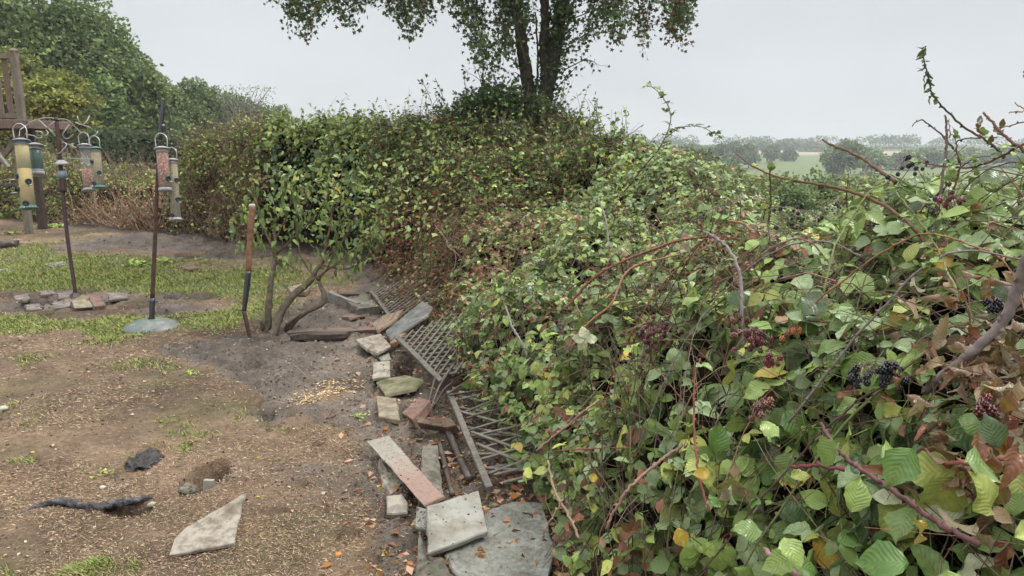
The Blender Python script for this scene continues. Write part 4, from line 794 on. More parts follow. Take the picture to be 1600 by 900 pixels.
def tree(name, label, cat, base, height, rx, rz0, pal, n, leaf, nb=14, group=None, trunk=True, tcol=(.10, .08, .06), shell=.62, flat=1.0, seed=0, ragged=.28):
    GW = 'tall trees of the wood on the left'
    base = np.array([base[0], base[1], gz(base[0], base[1])]); t = thing(name, label, cat, base, group); blobs = []; zc = (rz0 + height) / 2; hz_ = (height - rz0) / 2
    for k in range(nb):
        d = randn3(1)[0]; q = R.rand() ** .4; c = base + np.array([d[0] * rx * q * .72, d[1] * rx * q * .72, zc + d[2] * hz_ * q * .72]); s = ragged + .22 * R.rand(); blobs.append((c, np.array([rx * s * 1.25, rx * s * 1.25, hz_ * s * 1.1 * flat])))
    q = (base[2] + height - max(b[0][2] + b[1][2] * .93 for b in blobs)); blobs = [(b[0] + np.array([0, 0, q * (b[0][2] - base[2]) / (height * .8)]), b[1]) for b in blobs]
    if trunk:
        g = Geo(); top = base + np.array([rx * .06 * R.randn(), 0, height * .8]); rr = max(.08, height * .022); tube(g, smooth_path([base - np.array([0, 0, .3]), base + np.array([.1, 0, height * .3]), top], 5), np.linspace(rr, rr * .25, 11), 7, tcol, rough=.1)
        for b in blobs[:9]: s0 = base + (top - base) * R.uniform(.25, .6); tube(g, smooth_path([s0, (s0 + b[0]) / 2 + np.array([0, 0, -.05 * height]), b[0]], 3), np.linspace(rr * .45, rr * .1, 7), 5, tcol)
        g.build('trunk', M['bark'], t)
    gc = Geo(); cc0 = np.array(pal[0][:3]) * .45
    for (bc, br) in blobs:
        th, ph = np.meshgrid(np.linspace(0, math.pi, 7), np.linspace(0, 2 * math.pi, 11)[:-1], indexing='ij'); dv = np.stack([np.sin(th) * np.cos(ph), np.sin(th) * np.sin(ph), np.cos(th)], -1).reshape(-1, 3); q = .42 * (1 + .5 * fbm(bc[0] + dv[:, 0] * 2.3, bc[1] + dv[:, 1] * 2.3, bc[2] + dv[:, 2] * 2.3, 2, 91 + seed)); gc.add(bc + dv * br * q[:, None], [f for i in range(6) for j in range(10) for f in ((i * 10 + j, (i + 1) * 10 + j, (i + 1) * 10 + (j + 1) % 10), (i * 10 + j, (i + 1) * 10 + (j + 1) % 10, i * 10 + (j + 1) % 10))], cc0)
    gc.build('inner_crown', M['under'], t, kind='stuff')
    g = Geo(); P, D, Nn, S, C = crown_leaves(blobs, int(n * (1.6 if group == GW else 1.1)), leaf * (1.45 if group == GW else 1.3), pal, shell=(.45 if group == GW else shell), sd=seed); inst(g, FARL, R.randint(3, size=len(P)), P, D, Nn, S, C); g.build('crown', M['leaf_far'], t, kind='stuff'); return t
OAK = [(.11, .165, .055, 4), (.15, .21, .07, 4), (.19, .245, .08, 2.5), (.06, .095, .035, 1.6)]; YOAK = [(.22, .24, .05, 5), (.16, .19, .045, 3), (.28, .27, .06, 2)]; LIM = [(.15, .20, .05, 4), (.19, .24, .06, 2), (.10, .15, .04, 2)]; GRN = [(.12, .17, .06, 3), (.15, .20, .07, 3), (.07, .11, .04, 2)]; OLT = [(.20, .24, .075, 4), (.26, .28, .09, 3), (.13, .17, .06, 2)]
GW = 'tall trees of the wood on the left'
def px_tree(u, vtop, Y, wpx, label, pal, n, leaf, group=None, name='oak_tree', rz0=None, cat='tree', **k):
    P = atd(u, vtop, Y); b = (P[0], P[1]); h = P[2] - gz(*b); rx = wpx / 2 / F * Y; return tree(name, label, cat, b, h, rx, 0.0 if rz0 is None else rz0, pal, n, leaf, group=group, **k)
px_tree(-70, -110, 46, 330, 'huge dark oak filling the top left corner behind the yellow leaved tree', OAK, 9000, .20, GW, nb=26)
px_tree(60, -40, 50, 260, 'tall dark green tree second from the left edge of the wood', OAK, 11000, .19, GW, nb=26, seed=1)
px_tree(140, 14, 54, 190, 'tall rounded dark tree whose crown slopes down to the sky', OAK, 9500, .19, GW, nb=24, seed=2)
px_tree(200, 75, 60, 130, 'mid height dark tree stepping down beside the tallest oaks', OAK, 6500, .19, GW, nb=20, seed=3)
px_tree(215, 105, 56, 90, 'lighter yellow green tree in front of the dark wood', LIM, 3600, .18, GW, nb=14, seed=4)
px_tree(255, 118, 68, 80, 'dark spiky topped tree right of the light green one', OAK, 3600, .19, GW, nb=12, seed=5, ragged=.22)
px_tree(300, 124, 76, 110, 'grey green tree with loose top behind the black feeder pole', GRN, 4500, .2, GW, nb=16, seed=6)
px_tree(340, 138, 84, 90, 'smaller grey green tree at the thin end of the wood', GRN, 3500, .2, GW, nb=14, seed=7)
px_tree(385, 158, 88, 110, 'low dark tree closing the right end of the wood', GRN, 4000, .2, GW, nb=14, seed=8)
px_tree(430, 166, 90, 60, 'small rounded tree just above the hedge at the wood end', GRN, 1800, .2, GW, nb=8, seed=9)
px_tree(150, 120, 47, 120, 'dark lower tree at the front of the wood behind the clear feeder', OAK, 5000, .18, GW, nb=18, seed=10); px_tree(240, 170, 58, 130, 'shadowy low tree at the foot of the wood', OAK, 4500, .18, GW, nb=16, seed=11)
px_tree(20, 150, 38, 150, 'dark bushy tree behind the wooden deck', OAK, 4500, .16, GW, nb=16, seed=12)
px_tree(92, 112, 30, 118, 'young yellow green oak with layered branches', YOAK, 4200, .11, None, nb=15, rz0=1.2, flat=.55, seed=13)
px_tree(12, 74, 33, 130, 'yellow leaved tree just above the wooden deck', YOAK, 3200, .12, None, nb=12, rz0=1.0, flat=.6, seed=14)
px_tree(600, 178, 62, 210, 'wide low olive green tree rising behind the leafy bush', LIM, 5200, .2, None, nb=18, seed=15, name='rounded_tree')
# bare topped poplar
bt = atd(365, 130, 80); base = (bt[0], bt[1]); T_ = thing('thin_topped_tree', 'thinly leaved tree with bare grey twigs against the sky', 'tree', (*base, gz(*base))); g = Geo(); b0 = np.array([*base, gz(*base)])
for k in range(60):
    e0 = b0 + np.array([R.randn() * .8, R.randn() * .8, 2.5]); e1 = b0 + np.array([R.uniform(-4.0, 4.0), R.randn(), bt[2] - gz(*base) - R.rand() * 2.0 - .15 * abs(k % 7)]); tube(g, smooth_path([e0, (e0 + e1) / 2 + R.randn(3) * .3, e1], 3), np.linspace(.07, .02, 7), 4, (.30, .29, .27))
tube(g, [b0, b0 + np.array([0, 0, 3.0])], .16, 7, (.2, .18, .16)); g.build('trunk', M['bark'], T_)
g = Geo(); n = 1500; P = b0 + np.stack([R.uniform(-4, 4, n), R.randn(n), R.uniform(2.0, bt[2] - b0[2] - .3, n)], 1); inst(g, FARL, R.randint(3, size=n), P, randn3(n), randn3(n), np.full(n, .17), pick([(.20, .24, .12, 1), (.13, .17, .08, 1)], n)); g.build('crown', M['leaf_far'], T_, kind='stuff')
# beyond the bank, to the right
GS = 'bushes on the slope below the garden'
for i, (u, vt, Y, w, lab, pal) in enumerate([(960, 218, 30, 150, 'pale green bush just behind the crest of the bank, nearest the tree', LIM), (1040, 228, 34, 120, 'fresh green bush behind the tall leafy shoot', GRN), (1100, 232, 42, 120, 'soft grey green bush left of the field', GRN), (1150, 260, 36, 90, 'yellowish bush at the near edge of the field', OLT), (1215, 268, 38, 120, 'olive bush below the green field', OLT),
                                   (1290, 268, 44, 110, 'greyish bush under the middle of the field', GRN), (1360, 272, 40, 120, 'olive bush behind the arching thorny cane', OLT), (1450, 272, 42, 140, 'dark bush seen through the right hand brambles', GRN), (1550, 280, 44, 160, 'bush behind the tall dried shoot', OLT), (1232, 290, 33, 80, 'low dark green bush just above the water', GRN), (1165, 288, 31, 60, 'low yellow green bush left of the water', LIM), (1325, 300, 31, 70, 'low bush right of the water', OLT), (1010, 262, 20, 140, 'low leafy bush dropping away behind the bank', LIM), (1640, 270, 45, 160, 'bush beyond the right edge', GRN)]):
    px_tree(u, vt, Y, w, lab, pal, int(3300 * w / 100), .10 * Y / 36 + .03, GS, nb=16, trunk=False, name='slope_bush', cat='bush', rz0=0, seed=20 + i, ragged=.34)
GF = 'far trees round the fields'
FT = [(1120, 226, 330, 44, 'dark rounded far tree left end of the nearer row'), (1150, 222, 340, 40, 'far dark tree, second of the nearer row'), (1172, 226, 350, 30, 'far dark tree at the corner of the field'), (1205, 227, 400, 26, 'small round dark tree standing at the field edge'), (1232, 234, 420, 26, 'round dark tree by the tan field'),
      (1185, 221, 620, 34, 'hazy grey tree behind the field corner'), (1215, 226, 640, 26, 'small hazy tree between taller ones'), (1235, 219, 640, 46, 'tallest hazy tree cluster above the field'), (1262, 224, 660, 34, 'hazy tree right of the tallest cluster'), (1284, 226, 680, 30, 'hazy pale tree on the skyline'), (1272, 236, 560, 40, 'low hazy hedge tree above the tan strip'), (1300, 230, 560, 34, 'low hazy tree near the big dark trees'),
      (1322, 220, 260, 60, 'big dark tree right of the field'), (1305, 236, 270, 36, 'lower dark tree at the right end of the field'), (1365, 232, 300, 60, 'dark hazy tree behind the thorny cane stub'), (1410, 236, 330, 60, 'grey green far tree, right part of the row'), (1460, 232, 350, 60, 'far tree behind the withered twigs'), (1520, 234, 340, 70, 'far tree under the tall dried shoot'), (1580, 232, 340, 70, 'far tree at the right edge'), (1640, 232, 340, 80, 'far tree past the right edge'),
      (1080, 226, 420, 50, 'far tree over the crest of the bank'), (1030, 227, 430, 50, 'far tree behind the tall leafy shoot'), (980, 222, 600, 24, 'small far tree with a pointed top'), (960, 228, 420, 60, 'far tree near the ivy clad tree'), (1340, 234, 620, 60, 'pale far tree on the skyline'), (1400, 233, 640, 60, 'pale skyline tree, second from the big dark one'), (1470, 232, 640, 70, 'pale skyline tree far right'), (1130, 229, 640, 60, 'pale skyline tree far left'),
      (1230, 310, 150, 70, 'dark green tree standing in the valley beyond the pond'), (1270, 318, 150, 50, 'second tree on the far side of the field')]
for i, (u, vt, Y, w, lab) in enumerate(FT): px_tree(u, vt, Y, w, lab, GRN if Y > 300 else OAK, int(900 + 14 * w), .30 + Y * .0018, GF, nb=9, seed=50 + i, name='distant_tree', ragged=.34)
bl_ = []
for i in range(70):
    P_ = atd(R.uniform(880, 1720), 229, 690 + 60 * R.rand()); q_ = gz(P_[0], P_[1]); h_ = 6 + 5 * R.rand(); bl_.append((np.array([P_[0], P_[1], q_ + h_ * .5]), np.array([7 + 6 * R.rand(), 6, h_ * .62])))
P, D, Nn, S, C = crown_leaves(bl_, 9000, 1.9, GRN, shell=.5); g = Geo(); inst(g, FARL, R.randint(3, size=9000), P, D, Nn, S, C); tag(g.build('skyline_wood', M['leaf_far']), 'pale hazy wood along the skyline beyond the fields', 'wood', kind='stuff')
# lake and a thin white post by the field
c = on(1240, 334); c[2] += .06; g = Geo(); a = np.linspace(0, 2 * math.pi, 40, endpoint=False); V = [c] + [c + np.array([math.cos(t) * 1.3 * (1 + .1 * math.sin(3 * t)), math.sin(t) * 2.2, 0]) for t in a]; g.add(V, [(0, 1 + i, 1 + (i + 1) % 40) for i in range(40)]); g.build('pond', M['water'], kind='structure')

# ------------------------------------------------------------------ ivy clad tree over the hedge
tb = atd(838, 250, 10.9); tb[2] = gz(tb[0], tb[1]); TR = thing('twin_trunk_tree', 'dark twin trunked tree with ivy and hanging leafy sprays, standing in the hedge', 'tree', tb)
def A(u, v, D=10.9): return atd(u, v, D)
BK = (.085, .07, .055)
def limb(name, pts, r, C=BK):
    g = Geo(); P = smooth_path(pts, 8); n = len(P); tube(g, P + R.randn(n, 3) * .006, np.interp(np.linspace(0, 1, n), np.linspace(0, 1, len(r)), r), 12, C, rough=.10); g.build(name, M['bark'], TR); return P
T1 = limb('trunk', [np.array([tb[0] + .1, tb[1], tb[2] - .1]), A(832, 200), A(828, 150), A(818, 90), A(812, 40), A(804, 0), A(795, -60), A(780, -150), A(765, -260)], [.15, .105, .10, .09, .085, .085, .08, .06, .04])
T2 = limb('trunk', [np.array([tb[0] + .25, tb[1] + .1, tb[2] - .1]), A(851, 200), A(852, 150), A(864, 95), A(872, 40), A(880, 0), A(895, -70), A(915, -160), A(930, -270)], [.18, .125, .115, .105, .10, .095, .09, .07, .04], (.07, .06, .05))
T3 = limb('limb', [A(852, 130), A(850, 80), A(852, 30), A(846, -30), A(840, -120)], [.06, .075, .07, .06, .03])
limb('ivy_stem', [A(833, 148), A(840, 120), A(839, 60), A(836, 20)], [.022, .016, .014, .008]); limb('ivy_stem', [A(822, 100, 10.75), A(806, 40, 10.75), A(802, 0, 10.75), A(798, -50, 10.75)], [.02, .022, .02, .015], (.13, .11, .09))
# boughs above the picture, carrying the hanging sprays
BG = []
for (u, v, D) in [(450, -95, 9.8), (520, -110, 11.6), (560, -80, 9.2), (620, -120, 10.5), (660, -70, 12.2), (700, -110, 10), (740, -60, 11.5), (940, -80, 10), (980, -110, 11.6), (1040, -70, 10.4), (1070, -40, 11), (880, -150, 12.4), (800, -190, 9.2), (610, -190, 11.5), (980, -210, 10.5)]:
    s0 = (T1 if u < 830 else T2)[-12 + R.randint(8)]; e0 = A(u, v, D); BG.append(limb('bough', [s0, (s0 + e0) / 2 + np.array([0, 0, .25]), e0], [.055, .035, .012]))
prof_u = [405, 420, 450, 485, 510, 545, 562, 590, 620, 640, 662, 700, 722, 738, 750, 765, 795, 815, 835, 880, 900, 915, 930, 945, 960, 985, 1010, 1025, 1045, 1065, 1085]
prof_v = [-60, 8, 48, 62, 12, 58, 25, 5, 30, 66, 40, 15, 40, 85, 110, 135, 92, 55, 60, 95, 100, 85, 55, 45, 72, 52, 92, 20, 62, 82, 10]
STAR = [star(1), star(2), star(3)]; g = Geo(); gl = Geo(); np_, LP, LD, LN, LS, LC = 0, [], [], [], [], []
TP = [(.07, .115, .042, 5), (.05, .085, .032, 4), (.10, .155, .05, 2), (.15, .06, .035, .5)]
allb = np.concatenate([b[len(b) // 3:] for b in BG] + [T1[-14:], T2[-14:]])
def spray(s0, e0, nl, sag=.0, ls=.075, dens=1.0, red=0.):
    global np_
    L = np.linalg.norm(e0 - s0); P = smooth_path([s0, s0 * .45 + e0 * .55 + np.array([R.randn() * .08, R.randn() * .08, .12 * L + sag]), e0], 8); tube(g, P, np.linspace(.009, .002, len(P)), 4, (.07, .06, .05))
    for k in range(nl):
        t = .25 + .75 * R.rand() ** .8; i = min(int(t * (len(P) - 1)), len(P) - 2); p = P[i] + (P[i + 1] - P[i]) * (t * (len(P) - 1) - i); off = randn3(1)[0] * np.array([.11, .11, .10]) * (.4 + R.rand())
        q = p + off - np.array([0, 0, .02]); LP.append(q); d = nrm(off + np.array([0, 0, -.12])); LD.append(d); LN.append(nrm(R.randn(3) + np.array([0, -.3, .6]))); LS.append(ls * (.6 + .7 * R.rand()))
        if R.rand() < .3: twigs(g, p[None], q[None], np.zeros((1, 3)), .002, .001, (.07, .06, .05), 1, 3)
    np_ += 1
for k in range(205):
    u = R.uniform(415, 1075); vb = np.interp(u, prof_u, prof_v) - abs(R.randn()) * 22
    if 800 < u < 905 and R.rand() < .55: continue
    D = 10.9 + R.randn() * .8; e0 = A(u, vb, D); c = allb[((allb - e0)[:, 2] > .25)]; w = np.linalg.norm((c - e0) * np.array([1, .6, .55]), axis=1); s0 = c[w.argmin()]
    if np.linalg.norm(s0 - e0) > 2.2: s0 = e0 + nrm(s0 - e0) * 2.2
    spray(s0, e0, int(34 + 30 * R.rand()), ls=.068)
for (a, b) in (((905, 60), (950, 45)), ((880, 110), (938, 103)), ((858, 150), (900, 105)), ((890, 30), (1035, 40)), ((860, 135), (885, 70)), ((760, 210), (738, 98)), ((755, 205), (722, 108)), ((790, 180), (770, 120)), ((835, 140), (800, 115))): spray(A(*a), A(*b), 16, .05, .06)
n = 9000; cc = allb[R.randint(len(allb), size=n)] + randn3(n) * (R.rand(n)[:, None] ** .5) * np.array([1.1, 1.1, .7]) + np.array([0, 0, .55]); uvt = proj(cc); kk = uvt[1] < -25; LP = np.array(LP); LD = np.array(LD); LN = np.array(LN); LS = np.array(LS)
g.build('twig', M['bark'], TR, kind='stuff'); C = pick(TP, len(LP)); rd = np.exp(-((LP - A(1015, 45)) ** 2).sum(1) / .5) + .8 * np.exp(-((LP - A(835, 30)) ** 2).sum(1) / .05) + .4 * np.exp(-((LP - A(590, 0)) ** 2).sum(1) / .1); m_ = R.rand(len(LP)) < rd * .7; C[m_] = pick([(.20, .06, .035, 1), (.14, .06, .03, 1)], m_.sum())
foliage(TR, LP, LD, LN, LS, C, None, nobj=0, name='hanging_leaves', mids=STAR, lm='tree_leaf'); g = Geo(); inst(g, FARL, R.randint(3, size=kk.sum()), cc[kk], randn3(kk.sum()), randn3(kk.sum()), np.full(kk.sum(), .15), pick(TP, kk.sum())); g.build('crown', M['tree_leaf'], TR, kind='stuff')
# ivy: on the trunks and as a mound at their foot
IV = [(.05, .09, .035, 4), (.035, .06, .03, 4), (.08, .13, .045, 2), (.11, .16, .05, 1)]
Pn = []
for T_i, rr in ((T1, .10), (T2, .13)):
    for k in range(1500):
        t = R.rand(); i = int(t * 44) + 2; z = T_i[min(i, len(T_i) - 1)]; a = R.rand() * 6.28; f = (1.0 + .6 * abs(R.randn())); 
        if (T_i is T1) and 1.9 < z[2] < 3.4 and R.rand() < .75: continue
        Pn.append(z + np.array([math.cos(a) * rr * f, math.sin(a) * rr * f, R.randn() * .04]))
Pn = np.array(Pn); n = len(Pn); C = pick(IV, n); foliage(TR, Pn, nrm(R.randn(n, 3) * .6 + np.array([0, 0, -1.0])), nrm(R.randn(n, 3) * .5 + np.array([0, -.7, .3])), .055 * (.6 + .7 * R.rand(n)), C, None, 0, 'ivy', mids=STAR, lm='tree_leaf')
ms = atd(790, 210, 10.7); IM = thing('ivy_mound', 'dark ivy mound heaped round the foot of the twin trunks', 'ivy', (ms[0], ms[1], gz(ms[0], ms[1]))); bl = []
for (u, v, ru, rv) in [(790, 186, 52, 40), (750, 190, 48, 34), (770, 172, 34, 30), (710, 198, 34, 26), (860, 196, 34, 26), (900, 214, 34, 14), (815, 185, 36, 34), (720, 206, 50, 28), (775, 160, 26, 20), (830, 172, 24, 26), (700, 190, 24, 16), (750, 168, 24, 20), (880, 196, 26, 18), (730, 180, 26, 22), (840, 195, 38, 28), (780, 168, 25, 22), (762, 176, 26, 22), (870, 212, 40, 16), (740, 182, 16, 16), (805, 165, 16, 22), (695, 218, 30, 10)]: bl.append((A(u + R.randn() * 6, v - 3 + R.randn() * 7, 10.35), np.array([ru / F * 10.6 * .9, .4, rv / F * 10.6 * (.75 + .5 * R.rand())])))
P, D, Nn, S, C = crown_leaves(bl, 4300, .066, IV + [(.14, .20, .06, 2)], shell=.1); foliage(IM, P, D, Nn, S, np.clip(C, .01, 1), None, 0, 'foliage', mids=STAR, lm='tree_leaf'); n = 260; b = [bl[k] for k in R.randint(len(bl), size=n)]; P0 = np.array([q[0] - np.array([0, 0, q[1][2]]) for q in b]); P1 = np.array([q[0] + randn3(1)[0] * q[1] * 1.25 for q in b]); P1[:, 2] = np.maximum(P1[:, 2], P0[:, 2] + .05)
g = Geo(); twigs(g, P0, P1, R.randn(n, 3) * .05, .006, .003, (.12, .10, .08), 3, 3); g.build('stem', M['stem'], IM, kind='stuff')
for (u0, v0, u1, v1) in (*[(u_, 190, u_ + R.uniform(-25, 25), 190 - R.uniform(20, 70)) for u_ in np.linspace(680, 825, 22)], *[(u_, 200, u_ + R.uniform(0, 30), 200 - R.uniform(15, 40)) for u_ in (870, 885, 900, 915)], (735, 190, 725, 118), (745, 185, 760, 130), (712, 200, 690, 172), (775, 160, 785, 128), (728, 170, 742, 140), (800, 160, 795, 135)):
    e0, e1 = A(u0, v0, 10.4), A(u1, v1, 10.4); n = 16; t = R.rand(n)[:, None]; P = e0 + (e1 - e0) * t + R.randn(n, 3) * .05; foliage(IM, P, randn3(n), randn3(n), np.full(n, .065), pick(IV, n), None, 0, 'sprig', mids=STAR, lm='tree_leaf'); g = Geo(); tube(g, smooth_path([e0, (e0 + e1) / 2 + R.randn(3) * .04, e1]), .004, 4, (.12, .1, .08)); g.build('sprig_stem', M['stem'], IM)

# ------------------------------------------------------------------ foreground shrub with cut stems and hanging leaves
def shrub():
    b = on(425, 518); t = thing('cut_back_shrub', 'shrub with three bare leaning stems and long drooping green leaves in front of the hedge', 'shrub', b); D = depth(b); BKs = (.21, .17, .13)
    def st(pts, r, nm='stem', C=BKs):
        P = smooth_path([p if isinstance(p, np.ndarray) else atd(*p) for p in pts], 6); g = Geo(); tube(g, P + R.randn(*P.shape) * .003, np.interp(np.linspace(0, 1, len(P)), np.linspace(0, 1, len(r)), r), 9, C, rough=.12); g.build(nm, M['bark'], t); return P
    lo = np.array([0, 0, -.05])
    st([on(418, 514) + lo, (420, 478, D + 0.015), (424, 438, D + 0.030), (430, 400, D + 0.060), (428, 350, D + 0.090)], [.036, .03, .025, .018, .008]); st([on(424, 519) + lo, (440, 487, D + 0.045), (462, 458, D + 0.090), (482, 442, D + 0.135), (500, 415, D + 0.150)], [.038, .034, .031, .028, .016])
    st([on(442, 512) + lo, (470, 492, D + 0.060), (500, 476, D + 0.105), (507, 462, D + 0.120), (498, 440, D + 0.150)], [.028, .026, .025, .028, .016]); st([on(410, 514) + lo, (408, 500, D)], [.02, .012])
    st([on(445, 515) + lo, (452, 503, D + 0.030), (490, 478, D + 0.090)], [.016, .012, .006])
    tips = []
    for (pts, r) in [([(430, 400, D + 0.060), (410, 350, D + 0.060), (400, 310, D + 0.030), (396, 285, D)], .010), ([(428, 380, D + 0.090), (450, 330, D + 0.060), (455, 295, D + 0.060), (440, 268, D + 0.060)], .011), ([(430, 400, D + 0.090), (470, 360, D + 0.090), (505, 320, D + 0.090), (520, 290, D + 0.090)], .010),
                     ([(500, 420, D + 0.150), (512, 370, D + 0.150), (520, 320, D + 0.150), (522, 280, D + 0.150)], .012), ([(500, 415, D + 0.150), (540, 370, D + 0.150), (560, 330, D + 0.150), (575, 300, D + 0.150)], .012), ([(498, 440, D + 0.150), (470, 400, D + 0.120), (462, 350, D + 0.120), (470, 310, D + 0.120)], .010), ([(482, 442, D + 0.120), (540, 400, D + 0.120), (580, 360, D + 0.120), (600, 330, D + 0.120)], .010),
                     ([(430, 390, D + 0.060), (400, 380, D + 0.030), (375, 360, D), (360, 350, D)], .008), ([(500, 415, D + 0.150), (545, 420, D + 0.120), (570, 400, D + 0.090)], .008), ([(428, 400, D + 0.030), (445, 410, D), (470, 425, D)], .006), ([(498, 440, D + 0.150), (520, 400, D + 0.060), (530, 350, D + 0.060), (535, 260, D + 0.060)], .009), ([(470, 330, D + 0.090), (450, 290, D + 0.030), (430, 270, D)], .006), ([(520, 330, D + 0.120), (545, 290, D + 0.120), (555, 265, D + 0.120)], .006)]:
        P = st(pts, [r, r * .7, r * .35], 'branch', (.27, .19, .11) if R.rand() < .5 else (.17, .12, .08)); tips.append(P)
    LPs, Ds, Ns, Ss, Cs = [], [], [], [], []
    for P in tips:
        for k in range(32):
            i = min(int((.25 + .75 * R.rand()) * (len(P) - 1)), len(P) - 1); off = randn3(1)[0] * .2 * R.rand(); p = P[i] + off; a = R.rand() * 6.28; LPs.append(p); Ds.append(nrm(np.array([math.cos(a) * .7, math.sin(a) * .7, -.75 + .5 * R.randn()]))); Ns.append(nrm(np.array([math.cos(a) * .6, math.sin(a) * .6 - .3, .8]) + R.randn(3) * .2)); Ss.append(.085 * (.5 + .7 * R.rand()))
    low = R.rand(700, 3) * np.array([1.7, .5, .7]) + atd(380, 440, D + 0.060) * np.array([1, 1, 0]) + np.array([-.05, 0, .75])
    n = len(LPs); C = pick([G_FR + (3,), (.17, .25, .075, 5), G_MD + (4,), G_YG + (.8,), G_DK + (2,)], n); foliage(t, np.array(LPs), np.array(Ds), np.array(Ns), np.array(Ss), C, None, nobj=260, min_px=6, name='foliage', shapes=1)
    n = 520; P = low[R.choice(700, n)] + R.randn(n, 3) * .06; g = Geo(); foliage(t, P, nrm(R.randn(n, 3) + np.array([0, 0, -.4])), randn3(n), .055 * (.6 + .7 * R.rand(n)), pick([G_FR + (4,), G_YG + (3,), G_MD + (3,)], n), None, 0, 'low_foliage')
shrub()
_narrow = [leaf_grid(4, 2, .2, .3, .35, .05, .0, .9, seed=61)]

# ------------------------------------------------------------------ stone slabs, bricks, timber on the bare ground
CRUMB = [(np.array([(0, 0, .4), (.5, 0, 0), (0, .6, 0), (-.5, .1, 0), (0, -.5, 0)]), np.array([(0, 1, 2), (0, 2, 3), (0, 3, 4), (0, 4, 1)]), np.zeros((5, 3)), np.ones((5, 3)))]
def slab(name, label, cat, px, thick, m, z=(0,), lift=.0, group=None, ragged=.004, sub=5, parent=None):
    """flat piece whose top face has its corners at these pixels; z = height of each corner's top above the ground"""
    k = len(px); z = list(z) * k if len(z) == 1 else z; top = []
    for (u, v), zz in zip(px, z):
        P = gp(u, v, .0)
        for _ in range(4): P = gp(u, v, gz(P[0], P[1]) * .0 + base_z(P) + thick + zz)
        top.append(P)
    top = np.array(top); c = top.mean(0); e1, e2 = top[1] - top[0], top[2] - top[1]; nv = nrm(np.cross(e1, e2)); nv = nv if nv[2] > 0 else -nv
    ring = []
    for i in range(k):
        a, b = top[i], top[(i + 1) % k]; q = max(2, int(np.linalg.norm(b - a) / .05))
        for j in range(q):
            t = j / q; p = a * (1 - t) + b * t; d = np.cross(nrm(b - a), nv); ring.append(p + d * ragged * (1 if j else .3) * float(fbm(p[0] * 14, p[1] * 14, 0, 3, 8)) * 1.6)
    ring = np.array(ring); n = len(ring); b_ = min(.006, thick * .2); V = []; F_ = []
    ins = ring + nrm(c - ring) * b_ ; V = np.vstack([[c], ins * .55 + c * .45, ins, ring - nv * b_, ring - nv * (thick - b_) + R.randn(n, 1) * .002, ins - nv * thick, [c - nv * thick]])
    V[1:1 + n] += nv * (R.randn(n, 1) * .0012)
    for j in range(n): F_.append((0, 1 + j, 1 + (j + 1) % n))
    for l in range(4):
        o1 = 1 + l * n; o2 = o1 + n
        for j in range(n): j2 = (j + 1) % n; F_ += [(o1 + j, o2 + j, o2 + j2), (o1 + j, o2 + j2, o1 + j2)]
    o1 = 1 + 4 * n; last = len(V) - 1
    for j in range(n): F_.append((last, o1 + (j + 1) % n, o1 + j))
    F_ = np.array(F_)
    if np.cross(V[1] - V[0], V[2] - V[0]) @ nv < 0: F_ = F_[:, ::-1]
    g = Geo(); g.add(V, F_, (.5, .5, .5)); o = g.build(name, m, parent, origin=tuple(c), smooth=False)
    if parent is None: tag(o, label, cat, group)
    if abs(nv[2]) > .5 and np.linalg.norm(e1) > .08 and R.rand() < .9:
        q = 34; a = R.randint(n, size=q); t = 1 - R.rand(q) ** 1.6 * .9; P = c + (ring[a] - c) * t[:, None] + nv * .0015; gb = Geo(); inst(gb, CRUMB, np.zeros(q, int), P, nrm(R.randn(q, 3) * .3 + np.cross(nv, R.randn(3))), np.tile(nv, (q, 1)), .004 + .010 * R.rand(q) ** 3, pick([(.12, .09, .07, 4), (.2, .15, .11, 3), (.3, .2, .12, 1)], q)); bo = gb.build('soil_bits', M['bark'], None, kind='stuff', origin=tuple(c)); bo.parent = o; bo.location = (0, 0, 0)
    return o
def base_z(P): return gz(P[0], P[1]) * .7 - .006
SG = 'stone slabs edging the bare ground'
slab('stone_slab', 'pointed pale stone slab with dark speckles lying alone on the brown lawn', 'stone slab', [(383, 770), (366, 849), (264, 867), (272, 842), (290, 824), (333, 799)], .016, M['slab_speck'], z=(.015, .006, .002, .002, .004, .01))
slab('square_paving_slab', 'square pale grey paving slab tilted on the kerb stones at the bottom', 'paving slab', [(667, 790), (748, 766), (763, 830), (668, 865)], .024, M['slab_grey'], z=(.085, .08, .05, .05))
slab('long_paving_slab', 'long narrow slab fading from grey to pink, propped on two small stones', 'paving slab', [(573, 689), (607, 680), (640, 717), (693, 775), (662, 789)], .024, M['half_pink'], z=(.04, .05, .05, .055, .05))
slab('concrete_slab', 'rough grey concrete slab with brown grit, partly under the brambles', 'concrete slab', [(694, 866), (764, 796), (800, 783), (850, 785), (868, 860), (856, 915), (725, 915)], .04, M['concrete'], z=(.0,), ragged=.012)
slab('kerb_stone', 'narrow damp kerb stone leading out of the bottom of the picture', 'kerb stone', [(655, 832), (667, 866), (692, 870), (712, 912), (645, 912)], .05, M['concrete_dark'], z=(.02,), group=None, ragged=.008)
slab('kerb_block', 'small grey kerb block tucked under the corner of the square slab', 'kerb stone', [(650, 790), (668, 795), (668, 828), (648, 824)], .05, M['concrete'], z=(.03,), ragged=.006)
slab('sunken_kerb', 'long sunken grey kerb stone beside the two thin wet poles', 'kerb stone', [(660, 696), (684, 695), (688, 735), (694, 780), (655, 782)], .04, M['concrete_dark'], z=(.01,), ragged=.006)
slab('stone_slab', 'small pale stone under the upper part of the long pink slab', 'stone', [(593, 716), (612, 728), (632, 752), (612, 772), (597, 748)], .022, M['slab'], z=(-.01,), ragged=.008)
